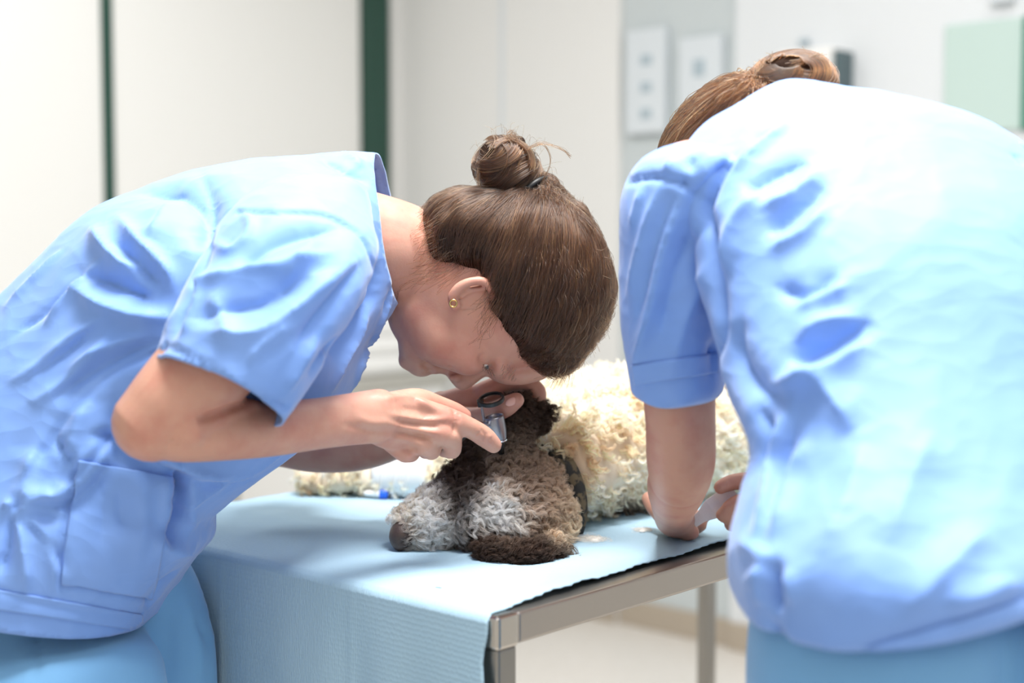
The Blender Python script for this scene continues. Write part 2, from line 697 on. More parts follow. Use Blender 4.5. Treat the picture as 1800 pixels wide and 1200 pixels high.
def furmat(name, rough=0.6, trans=0.0):
    m = bpy.data.materials.new(name)
    m.use_nodes = True
    nt = m.node_tree
    b = nt.nodes['Principled BSDF']
    b.inputs['Roughness'].default_value = rough
    at = nt.nodes.new('ShaderNodeAttribute')
    at.attribute_name = 'col'
    nt.links.new(at.outputs['Color'], b.inputs['Base Color'])
    b.inputs['Specular IOR Level'].default_value = 0.35
    tl = nt.nodes.new('ShaderNodeBsdfTranslucent')
    nt.links.new(at.outputs['Color'], tl.inputs['Color'])
    mx = nt.nodes.new('ShaderNodeMixShader')
    mx.inputs[0].default_value = trans
    nt.links.new(b.outputs[0], mx.inputs[1])
    nt.links.new(tl.outputs[0], mx.inputs[2])
    nt.links.new(mx.outputs[0], nt.nodes['Material Output'].inputs[0])
    return m
M['hair'] = hairmat('brown_hair')
M['furs'] = furmat('dog_fur_strands', 0.55, 0.45)
M['dogbase'] = furmat('dog_coat_base', 0.9)

def drape_mat():
    m = bpy.data.materials.new('blue_drape_paper')
    m.use_nodes = True
    nt = m.node_tree
    L = nt.links
    b = nt.nodes['Principled BSDF']
    b.inputs['Roughness'].default_value = 0.9
    uv = nt.nodes.new('ShaderNodeUVMap')
    n = nt.nodes.new('ShaderNodeTexNoise')
    n.inputs['Scale'].default_value = 7
    n.inputs['Detail'].default_value = 6
    L.new(uv.outputs[0], n.inputs['Vector'])
    cr = nt.nodes.new('ShaderNodeMix')
    cr.data_type = 'RGBA'
    cr.inputs[6].default_value = srgb(178, 208, 226)
    cr.inputs[7].default_value = srgb(162, 196, 217)
    L.new(n.outputs['Fac'], cr.inputs[0])
    L.new(cr.outputs[2], b.inputs['Base Color'])
    # embossed rows of small dimples
    mp = nt.nodes.new('ShaderNodeMapping')
    mp.inputs['Scale'].default_value = (330, 190, 1)
    L.new(uv.outputs[0], mp.inputs['Vector'])
    vo = nt.nodes.new('ShaderNodeTexVoronoi')
    vo.inputs['Scale'].default_value = 1
    vo.inputs['Randomness'].default_value = 0.35
    L.new(mp.outputs[0], vo.inputs['Vector'])
    bp = nt.nodes.new('ShaderNodeBump')
    bp.inputs['Strength'].default_value = 0.42
    bp.inputs['Distance'].default_value = 0.0014
    L.new(vo.outputs['Distance'], bp.inputs['Height'])
    L.new(bp.outputs[0], b.inputs['Normal'])
    return m
M['drape'] = drape_mat()

# ------------------------------------------------------------------ the room
E1 = np.array([0.670, 0.742, 0])         # along the table's long side
E2 = np.array([-0.742, 0.670, 0])        # along its short side
UP = np.array([0, 0, 1.0])
C0 = np.array([-0.444, 5.29, 0])         # far corner of the room

def on_wall(px, py, p, n):
    d = ray(px, py)
    return CAM + d * (np.dot(p - CAM, n) / np.dot(d, n))

nL, nB = -E2, -E1                        # inward normals of left and back wall
def sL(px):                              # distance from the corner along the left wall
    return float(np.dot(C0 - on_wall(px, 436, C0, nL), E1))
def sB(px, off=0.0):
    return float(np.dot(on_wall(px, 436, C0 - nB * off, nB) - C0, -E2))
H = 2.85

def wallL(name, s0, s1, z0, z1, d0, d1, m, bev=0):
    c = C0 - E1 * (s0 + s1) / 2 + nL * (d0 + d1) / 2 + UP * (z0 + z1) / 2
    return box(name, c, E1 * abs(s1 - s0) / 2, nL * (d1 - d0) / 2, UP * (z1 - z0) / 2, m, None, bev)

def wallB(name, s0, s1, z0, z1, d0, d1, m, bev=0, parent=None):
    c = C0 - E2 * (s0 + s1) / 2 + nB * (d0 + d1) / 2 + UP * (z0 + z1) / 2
    return box(name, c, E2 * abs(s1 - s0) / 2, nB * (d1 - d0) / 2, UP * (z1 - z0) / 2, m, parent, bev)

struct(box('floor', (0, 2.4, -0.05), (6, 0, 0), (0, 6, 0), (0, 0, 0.05), M['floor']))
struct(box('ceiling', (0, 2.4, H + 0.05), (6, 0, 0), (0, 6, 0), (0, 0, 0.05), M['ceiling']))
struct(wallL('wall_left', -0.4, 5.6, 0, H, -0.25, -0.02, M['wall']))
struct(wallL('door_1', sL(184), sL(-420), 0.0, 2.6, -0.02, 0.03, M['door'], 0.004))
struct(wallL('door_2', sL(626), sL(196), 0.0, 2.6, -0.02, 0.03, M['door'], 0.004))
struct(wallL('trim_1', sL(194), sL(174), 0.0, 2.6, -0.02, 0.036, M['green'], 0.003))
struct(wallL('trim_2', sL(672), sL(628), 0.0, 2.6, -0.02, 0.045, M['green'], 0.004))
struct(wallL('trim_3', -0.02, sL(675), 0.0, H, -0.02, 0.05, M['wall'], 0.004))
struct(wallB('wall_back', 0.0, sB(1087), 0, H, -0.3, 0.0, M['wall']))
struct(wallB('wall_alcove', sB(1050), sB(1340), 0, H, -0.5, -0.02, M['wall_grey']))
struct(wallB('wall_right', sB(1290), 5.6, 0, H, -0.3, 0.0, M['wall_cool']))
# the two walls behind the camera close the room, so its fill light is the bounce of its own lamps
struct(box('wall_front', C0 - E1 * 5.5 - E2 * 2.7 + UP * H / 2, E2 * 3.0, E1 * 0.1, UP * H / 2, M['wall']))
struct(box('wall_side', C0 - E2 * 5.5 - E1 * 2.7 + UP * H / 2, E1 * 3.0, E2 * 0.1, UP * H / 2, M['wall']))
struct(wallB('baseboard_back', 0.05, sB(1086), 0, 0.085, 0.0, 0.014, M['taupe'], 0.003))
struct(wallB('baseboard_right', sB(1291), sB(2600), 0, 0.085, 0.0, 0.014, M['taupe'], 0.003))
struct(wallB('baseboard_alcove', sB(1088), sB(1289), 0, 0.085, -0.02, -0.006, M['taupe'], 0.003))
struct(wallB('trim_4', sB(880), sB(886), 0.085, H, 0.0, 0.004, M['panel']))

def zB(px, py, off=0.0):
    return float(on_wall(px, py, C0 - nB * off, nB)[2])

def wall_thing(name, label, cat, pa, pb, off, depth, m, group=None):
    (xa, ya), (xb, yb) = pa, pb
    s0, s1 = sB(xa, off), sB(xb, off)
    z1, z0 = zB((xa + xb) / 2, ya, off), zB((xa + xb) / 2, yb, off)
    c = C0 - E2 * (s0 + s1) / 2 - nB * off + UP * z0
    t = thing(name, label, cat, c, group)
    wallB('casing', s0, s1, z0, z1, -off + 0.0005, -off + depth, m, 0.006, t)
    return t, s0, s1, z0, z1

def wall_part(t, name, px, ya, yb, hw, off, depth, m):
    s = sB(px, off)
    z1, z0 = zB(px, ya, off), zB(px, yb, off)
    return wallB(name, s - hw, s + hw, z0, z1, -off, -off + depth, m, 0.004, t)

t, *_ = wall_thing('wall_panel', 'white wall panel with three grey-blue inset windows in the alcove', 'panel', (1108, 52), (1176, 236), 0.02, 0.03, M['panel'])
for ya, yb in ((98, 116), (146, 164), (192, 210)):
    wall_part(t, 'inset', 1144, ya, yb, 0.022, 0.02, 0.033, M['grey_blue'])
t, *_ = wall_thing('wall_panel', 'white wall panel with a single grey-blue inset in the alcove', 'panel', (1200, 66), (1274, 250), 0.02, 0.03, M['panel'])
wall_part(t, 'inset', 1236, 106, 136, 0.022, 0.02, 0.033, M['grey_blue'])
t, s0, s1, z0, z1 = wall_thing('wall_dispenser', 'white box dispenser with a dark slate side on the wall behind the hair bun', 'dispenser', (1392, 92), (1484, 255), 0.0, 0.09, M['white'])
wallB('side_plate', s1, s1 + 0.022, z0 + 0.01, z1 - 0.01, 0.0, 0.075, M['slate'], 0.004, t)
wallB('fixing_clip', sB(1405), sB(1420), zB(1412, 80), zB(1412, 70), 0.0, 0.02, M['grey_blue'], 0.003, t)
t, s0, s1, z0, z1 = wall_thing('glass_board', 'mint green glass board on the wall with a dark teal edge', 'board', (1656, 38), (1802, 232), 0.0, 0.012, M['mint'])
wallB('edge_strip', s1 - 0.012, s1 + 0.03, z0, z1, 0.001, 0.02, M['teal'], 0.003, t)
t, *_ = wall_thing('smoke_alarm', 'pale round-edged alarm box high on the wall above the mint board', 'alarm', (1738, -34), (1778, 8), 0.0, 0.03, M['panel'])

# low cabinet with folded towels, seen between the first person's chest and chin
cab_c = np.array([-0.55, 4.55, 0])
t = thing('cabinet', 'low white cabinet with grey worktop standing by the back corner', 'cabinet', cab_c)
box('body', cab_c + UP * 0.395, E1 * 0.22, E2 * 0.24, UP * 0.395, M['white'], t, 0.004)
box('worktop', cab_c + UP * 0.805, E1 * 0.235, E2 * 0.255, UP * 0.02, M['worktop'], t, 0.004)
d = box('door', cab_c + UP * 0.40 - E2 * 0.247, E1 * 0.205, E2 * 0.008, UP * 0.35, M['white'], t, 0.003)
d = box('door', cab_c + UP * 0.40 - E1 * 0.227, E2 * 0.225, E1 * 0.008, UP * 0.35, M['white'], t, 0.003)
for k in range(3):
    cc = cab_c + UP * (0.825 + 0.03 + 0.06 * k) + E1 * 0.01 * (k % 2) - E2 * 0.03
    o = bevel(box('folded_towel', (0, 0, 0), E1 * (0.15 - 0.004 * k), E2 * (0.17 - 0.01 * k), UP * 0.0303, M['white']), 0.022, 5)
    o.location = cc
    tag(o, ['white folded towel lying flat on the cabinet worktop', 'white folded towel in the middle of the stack on the cabinet', 'white folded towel on top of the stack on the cabinet'][k], 'towel', 'folded towels on the cabinet')

# ------------------------------------------------------------------ examination table
N0 = T(875, 1087)                        # near outer corner of the table
LT, WT = 1.30, 0.655
RB = 0.0145                              # half the square tube

def TP(u, v, z=ZT):                      # table coordinates: u along the long side, v along the short side
    return np.array([N0[0], N0[1], 0]) + E1 * u + E2 * v + UP * z

ctr = TP(LT / 2, WT / 2, 0)
tab = thing('examination_table', 'stainless steel examination table on square legs under the blue drape', 'table', ctr)
def rail(name, u0, u1, v0, v1, z0, z1, m, bev=0.003, parent=tab):
    c = (TP(u0, v0, z0) + TP(u1, v1, z1)) / 2
    return box(name, c, E1 * abs(u1 - u0) / 2, E2 * abs(v1 - v0) / 2, UP * abs(z1 - z0) / 2, m, parent, bev)
D = 2 * RB
rail('rail', D, LT - D, 0, D, ZT - 0.030, ZT, M['steel'])
rail('rail', D, LT - D, WT - D, WT, ZT - 0.030, ZT, M['steel'])
rail('rail', 0, D, D, WT - D, ZT - 0.030, ZT, M['steel'])
rail('rail', LT - D, LT, D, WT - D, ZT - 0.030, ZT, M['steel'])
rail('table_top', D - 0.002, LT - D + 0.002, D - 0.002, WT - D + 0.002, ZT - 0.006, ZT - 0.0012, M['steel'], 0.001)
for u in (0, LT - D):
    for v in (0, WT - D):
        rail('corner_cap', u - 0.0006, u + D + 0.0006, v - 0.0006, v + D + 0.0006, ZT - 0.032, ZT + 0.0008, M['steel_cap'], 0.004)
        g = rail('leg', u + 0.001, u + D - 0.001, v + 0.001, v + D - 0.001, 0.012, ZT - 0.031, M['leg'], 0.003)
        rail('foot_pad', u + 0.003, u + D - 0.003, v + 0.003, v + D - 0.003, 0.0, 0.013, M['rubber'], 0.002)

# ------------------------------------------------------------------ blue drape over the table, hanging down its short side
def make_drape():
    v0, v1 = 0.012, WT + 0.012
    L_top, drop, r = LT - 0.10, 0.52, 0.008
    ss = np.concatenate([np.linspace(-drop, -0.03, 70), np.linspace(-0.03, 0.03, 30)[1:], np.linspace(0.03, L_top, 150)[1:]])
    nv = 150
    V, UV = [], []
    edge = wnoise(np.stack([ss, 0 * ss, 0 * ss], 1), 30, 3)
    zig = (np.arange(len(ss)) % 2) * 0.0022
    for i, s in enumerate(ss):
        for j in range(nv):
            f = j / (nv - 1)
            lo = v0 + 0.0015 * edge[i] + zig[i] * (1 if s > 0 else 0.2) + 0.012 * max(0, min(1, (s - 0.02) / 0.25)) - (0.012 * max(0, (s - .6)))
            v = lo + (v1 - lo) * f
            q = r * math.pi / 2
            if s > q / 2:
                u, z, nn = s - q / 2 + r - 0.0, ZT + 0.0022, UP
            elif s < -q / 2:
                u, z, nn = 0.0 - 0.0028, ZT - (-s - q / 2) - r + 0.0022, -E1
            else:
                a = (s + q / 2) / q * math.pi / 2
                u = r - 0.0028 - (r) * math.cos(a) + 0.0028 * math.sin(a)
                z = ZT - r + 0.0022 + r * math.sin(a)
                nn = -E1 * math.cos(a) + UP * math.sin(a)
            P = TP(u, v, z)
            V.append((P, nn))
            UV.append((v, s))
    P = np.array([p for p, _ in V])
    Nn = np.array([n for _, n in V])
    UV = np.array(UV)
    S_, Vv = UV[:, 1], UV[:, 0]
    w = np.clip((-S_ - 0.01) / 0.15, 0, 1)
    top = np.clip((S_ - 0.02) / 0.05, 0, 1)
    q3 = np.stack([Vv, S_ * 0.25, 0 * S_], 1)
    dsp = w * (0.0055 * wnoise(q3, 5, 11) + 0.004 + 0.002 * wnoise(q3, 13, 12))
    q4 = np.stack([Vv, S_, 0 * S_], 1)
    dsp = dsp + top * (0.0012 + 0.0012 * wnoise(q4, 6, 13) + 0.0006 * wnoise(q4, 17, 14))
    # fold lines of the once folded sheet
    for fv in (0.20, 0.42, 0.60):
        dsp += 0.0016 * np.exp(-((Vv - fv) / 0.004) ** 2) * (0.3 + 0.7 * w)
    for fs in (0.16, 0.42, -0.20):
        dsp += 0.0014 * np.exp(-((S_ - fs) / 0.004) ** 2)
    # lifted edge along the long side
    dsp += top * 0.0035 * np.exp(-((Vv - 0.02) / 0.02) ** 2) * (0.5 + 0.5 * np.sin(S_ * 21))
    dsp = np.maximum(dsp, -0.0008)
    P = P + Nn * dsp[:, None]
    n = len(ss)
    i, j = np.meshgrid(np.arange(n - 1), np.arange(nv - 1), indexing='ij')
    a = (i * nv + j).ravel()
    Q = np.stack([a, a + nv, a + nv + 1, a + 1], 1)
    o = obj('drape', P, Q, M['drape'])
    uv = o.data.uv_layers.new(name='UVMap')
    li = np.empty(len(o.data.loops), np.int32)
    o.data.loops.foreach_get('vertex_index', li)
    uv.data.foreach_set('uv', UV[li].astype(np.float32).ravel())
    m = o.modifiers.new('thick', 'SOLIDIFY')
    m.thickness = 0.0012
    m.offset = 1 if np.dot(normals(P, Q)[nv * 150 + 70], UP) < 0 else -1
    m.offset = 0
    return tag(o, 'pale blue paper drape lying on the steel table and hanging over its end', 'drape')
make_drape()

# ------------------------------------------------------------------ first person: seen from the side, bent over the dog
p1 = thing('person', 'person with a high messy bun in blue scrubs holding the otoscope', 'person', (-0.55, 1.43, 0.0))

def make_person1():
    # ---- scrub top
    torso = sil([
        (-250, 1075, 262, 1135, 1.49, .160),
        (-250, 1000, 270, 1075, 1.49, .160),
        (-240, 890, 326, 992, 1.49, .152),
        (-212, 795, 366, 944, 1.493, .144),
        (-180, 715, 370, 902, 1.497, .140),
        (-135, 655, 430, 850, 1.50, .138),
        (-40, 565, 505, 795, 1.51, .142),
        (60, 475, 580, 735, 1.52, .152),
        (170, 378, 622, 668, 1.53, .162),
        (300, 326, 640, 610, 1.54, .168),
        (430, 290, 664, 578, 1.555, .160),
        (560, 268, 686, 556, 1.57, .125),
        (640, 264, 698, 540, 1.58, .095),
        (678, 270, 712, 520, 1.59, .080)], n=64, sub=6, e=0.92, cap=(0.05, 0.05))
    sleeve = sil([
        (450, 330, 640, 330, 1.47, .085),
        (400, 372, 662, 400, 1.41, .085),
        (352, 455, 660, 480, 1.365, .080),
        (318, 540, 610, 575, 1.335, .075),
        (293, 600, 550, 668, 1.315, .070),
        (268, 648, 484, 755, 1.305, .066),
        (256, 672, 472, 782, 1.305, .066)], n=48, sub=6, cap=(0.6, 0.05))
    sleeve2 = sil([
        (480, 330, 640, 330, 1.66, .085),
        (450, 420, 655, 460, 1.715, .080),
        (440, 560, 640, 600, 1.745, .072),
        (430, 660, 610, 700, 1.75, .066),
        (428, 690, 600, 725, 1.75, .066)], n=40, sub=6, cap=(0.6, 0.05))
    V, Q = remesh([torso], 0.0036, 8)
    V1, Q1 = remesh([sleeve], 0.0036, 8)
    V2, Q2 = remesh([sleeve2], 0.0045, 6)
    hemA, hemB = W(272, 638, 1.305), W(489, 741, 1.305)
    ax = nrm(W(385, 690, 1.305) - W(470, 520, 1.345))
    n1 = nrm(np.cross(hemB - hemA, np.cross(ax, hemB - hemA)))
    n1 = n1 if np.dot(n1, ax) > 0 else -n1
    V1, Q1 = cut(V1, Q1, (hemA + hemB) / 2, n1, 0.4)
    V2, Q2 = cut(V2, Q2, W(520, 690, 1.75), nrm(W(520, 690, 1.75) - W(545, 580, 1.74)), 0.3)
    a, b = W(664, 270, 1.585), W(704, 535, 1.585)
    nn = np.cross(b - a, [0, 1, 0])
    nn = nn if nn[0] > 0 else -nn
    V, Q = cut(V, Q, (a + b) / 2, nrm(nn), 0.125)
    a, b = W(0, 1078, 1.36), W(255, 1112, 1.40)
    b[1] = a[1]
    nn = np.cross(b - a, [0, 1, 0])
    nn = nn if nn[2] < 0 else -nn
    V, Q = cut(V, Q, (a + b) / 2 + np.array([-.05, 0, 0]), nrm(nn), 0.36)
    V, Q = np.vstack([V, V1, V2]), np.vstack([Q, Q1 + len(V), Q2 + len(V) + len(V1)])
    V = smooth(V, Q, 1, 0.3)
    # broad soft wrinkles, then the folds that can be seen, one by one
    x, y = PX(V)
    Nn = normals(V, Q)
    K = V @ np.array([[1, 0, 0.35], [0, 0.5, 0], [-.6, 0, 1]])
    near = np.clip((1.62 - V[:, 1]) / 0.15, 0, 1)
    V = V + Nn * (.35 * crumple(K, 5.5, 21) + creases(stretch(V, (.75, 0, .62), .38), .075, .0058, 22) + creases(stretch(V, (.5, 0, .85), .45), .036, .0022, 23))[:, None]
    V = sculpt(V, Q, [(f[0], f[1], f[2] * 1.35) + tuple(f[3:]) for f in P1_FOLDS])
    V = even_edges(smooth(V, Q, 1, 0.25), Q)
    top = obj('scrub_top', V, Q, M['scrub'], p1)
    m = top.modifiers.new('thick', 'SOLIDIFY')
    m.thickness = 0.0022
    m.offset = -1
    # sewn pieces: patch pocket and the turned-up hems
    patch('pocket', V, Q, [(138, 806), (311, 839), (268, 1053), (105, 1026)], M['scrub'], p1, .0022, 40, 44)
    patch('sleeve_hem', V, Q, [(289, 604), (506, 714), (489, 742), (272, 640)], M['scrub'], p1, .0012, 60, 8)
    patch('bottom_hem', V, Q, [(-60, 1024), (250, 1078), (252, 1110), (-60, 1064)], M['scrub'], p1, .0012, 60, 8)
    patch('neck_band', V, Q, [(650, 268), (664, 272), (704, 500), (690, 500)], M['scrub'], p1, .0012, 8, 50)
    # ---- trousers
    legn = sil([(-215, 960, 190, 1000, 1.49, .085), (-212, 1070, 222, 1075, 1.475, .086), (-210, 1160, 280, 1160, 1.435, .096), (-205, 1280, 288, 1280, 1.42, .094), (-160, 1500, 262, 1500, 1.43, .080), (-140, 2000, 210, 2000, 1.42, .072), (-130, 2480, 190, 2480, 1.42, .072)], n=40, e=0.95, cap=(.3, .05))
    legf = sil([(-205, 960, 290, 960, 1.55, .085), (-170, 1040, 345, 1030, 1.56, .085), (-130, 1200, 383, 1200, 1.57, .085), (-90, 1500, 350, 1500, 1.58, .075), (-80, 2000, 270, 2000, 1.59, .070), (-75, 2290, 250, 2290, 1.59, .070)], n=40, e=0.95, cap=(.3, .05))
    V, Q = remesh([legn, legf], 0.007, 5)
    V = V[:]
    K = V @ np.array([[1, 0, 0], [0, 1, 0], [0, 0, .4]])
    V = V + normals(V, Q) * (0.003 * wnoise(K, 8, 31) + 0.003 * (1 - np.abs(wnoise(K, 5, 32))))[:, None]
    V[:, 2] = np.maximum(V[:, 2], 0.03)
    d_ = V - np.array([N0[0], N0[1], 0])
    u_, v_ = d_ @ E1, d_ @ E2
    hit = (v_ > -.03) & (u_ > -.018)
    V[hit] -= (u_[hit] + .018)[:, None] * E1
    V = sculpt(V, Q, [([(66, 1105), (70, 1200)], .004, -.0025, 'groove'), ([(300, 1060), (296, 1200)], .012, -.006),
                      ([(320, 1050), (345, 1120), (350, 1200)], .012, .006), ([(335, 1090), (372, 1130)], .01, -.004)])
    obj('trousers', V, Q, M['trouser'], p1)
    for (px, py, Y, rr) in ((60, 2700, 1.42, .05), (85, 2400, 1.57, .05)):
        q = np.array([W(px, py, Y)[0], Y, 0])
        V, Q = remesh([limb3([q + [-.09, 0, .05], q + [0, 0, .052], q + [.09, 0, .045], q + [.15, 0, .04]], [.045, .05, .046, .038], [.9, .9, 1, 1])], .006, 3)
        V[:, 2] = np.maximum(V[:, 2], 0.0)
        obj('shoe', V, Q, M['white'], p1)
    return top

P1_FOLDS = [
    # armhole seam and big hollow behind the sleeve
    ([(352, 300), (372, 350), (362, 430), (335, 520), (305, 590)], .010, -.010),
    ([(250, 335), (320, 330), (356, 372), (345, 440)], .022, -.014),
    ([(262, 420), (300, 350)], .012, .006),
    ([(160, 400), (185, 430), (215, 462), (250, 470)], .010, .011),
    ([(205, 380), (240, 420), (290, 470), (305, 510)], .009, .009),
    ([(190, 420), (225, 450), (280, 500)], .008, -.008),
    ([(130, 505), (180, 535), (240, 555), (300, 560)], .012, .011),
    ([(140, 480), (200, 500), (270, 530)], .012, -.012),
    ([(172, 460), (120, 520), (80, 570)], .007, .008),
    ([(110, 440), (60, 490), (10, 540)], .006, .005),
    ([(150, 480), (90, 540), (20, 590)], .006, -.005),
    ([(180, 560), (120, 600), (60, 650), (20, 670)], .008, .008),
    ([(190, 590), (150, 640), (90, 690), (50, 710)], .008, .007),
    ([(170, 575), (105, 625), (40, 670)], .007, -.007),
    ([(280, 600), (220, 620), (150, 660), (90, 700)], .009, -.009),
    ([(265, 590), (190, 610), (120, 650)], .006, .006),
    # side seam running from the armhole to the vent
    ([(285, 615), (200, 650), (130, 720), (80, 790), (28, 890)], .0035, -.0035, 'groove'),
    ([(60, 790), (50, 840), (36, 885)], .012, .009),
    ([(150, 700), (130, 770), (100, 820)], .016, .008),
    ([(200, 690), (190, 770), (120, 850), (80, 860)], .010, -.009),
    ([(100, 770), (115, 800), (130, 815)], .008, -.009),
    ([(205, 770), (150, 840), (70, 870)], .008, .008),
    # gathers fanning out from the top of the vent
    ([(30, 892), (90, 872), (130, 876)], .006, .006), ([(30, 896), (85, 895), (125, 905)], .006, .006),
    ([(28, 900), (70, 930), (95, 985), (98, 1040)], .007, .007), ([(26, 905), (40, 960), (48, 1040)], .007, .007),
    ([(32, 905), (80, 950), (115, 1000)], .006, -.006), ([(20, 905), (14, 960), (0, 1010)], .006, -.010),
    ([(22, 890), (5, 885)], .006, .006),
    # waist fold under the elbow
    ([(182, 765), (240, 785), (310, 835), (318, 870)], .006, -.007, 'groove'),
    ([(318, 830), (312, 900), (300, 960)], .012, -.012),
    ([(345, 835), (330, 880), (340, 930)], .012, .008),
    ([(250, 800), (330, 830), (420, 840)], .012, .008),
    ([(270, 810), (360, 850), (440, 845)], .010, -.007),
    ([(300, 905), (340, 880), (440, 830), (500, 795)], .007, .005),
    ([(265, 950), (320, 970), (345, 955)], .010, .007),
    ([(320, 1000), (270, 1040), (262, 1080)], .008, -.006),
    ([(182, 765), (250, 798), (314, 836)], .010, -.0060, 'step'), ([(316, 832), (308, 880), (296, 930)], .010, .0060, 'step'),
    ([(40, 885), (120, 870), (205, 775)], .012, -.005, 'step'),
    # patch pocket outline
    ([(128, 830), (118, 900), (104, 1020), (140, 1030), (200, 1042), (265, 1052)], .003, -.0030, 'groove'),
    ([(182, 768), (150, 800), (130, 825)], .010, .004), ([(165, 820), (180, 880), (178, 960)], .012, -.004),
    ([(240, 830), (250, 900), (240, 980)], .016, .006), ([(210, 860), (215, 930)], .010, -.004),
    # hem stitching
    ([(0, 1040), (80, 1062), (160, 1075), (250, 1082)], .003, -.0022, 'groove'),
    # sleeve
    ([(288, 606), (360, 640), (430, 685), (505, 715)], .003, -.0026, 'groove'),
    ([(420, 372), (480, 372), (560, 375), (612, 395), (640, 420), (660, 475)], .0035, -.004, 'groove'),
    ([(420, 362), (440, 400), (405, 440), (370, 420)], .006, .005),
    ([(400, 485), (470, 430), (540, 405), (600, 400)], .014, -.011),
    ([(330, 505), (420, 480), (500, 470), (590, 445)], .012, .010),
    ([(560, 415), (520, 470), (500, 500)], .008, .006),
    ([(335, 560), (400, 545), (470, 530), (540, 480)], .010, -.007),
    ([(350, 580), (420, 590), (480, 570), (560, 510), (640, 450)], .010, .008),
    ([(370, 520), (390, 560), (408, 600)], .008, .006),
    ([(520, 620), (560, 560), (600, 510), (635, 460)], .012, -.009),
    ([(500, 690), (530, 640), (560, 590)], .008, .006),
    ([(430, 640), (470, 600), (520, 570)], .007, .005),
    ([(360, 470), (345, 530), (320, 590)], .008, .006),
    # front of the chest beyond the sleeve
    ([(665, 470), (650, 540), (590, 610), (545, 660)], .012, -.016),
    ([(692, 470), (680, 540), (640, 620), (620, 690)], .006, .007),
    ([(660, 520), (640, 570), (600, 640), (580, 690)], .010, .007),
    ([(680, 430), (690, 490), (672, 560)], .006, -.007),
    # collar band
    ([(652, 268), (668, 330), (686, 400), (694, 470)], .003, -.003, 'groove'),
    ([(560, 275), (610, 300), (650, 320)], .012, -.006), ([(600, 268), (640, 290)], .008, .005),
]

def hand_piece(pts, r, flat=0.95):
    return limb([(p[0], p[1], p[2], q) for p, q in zip(pts, r)], flat, n=16, sub=5)

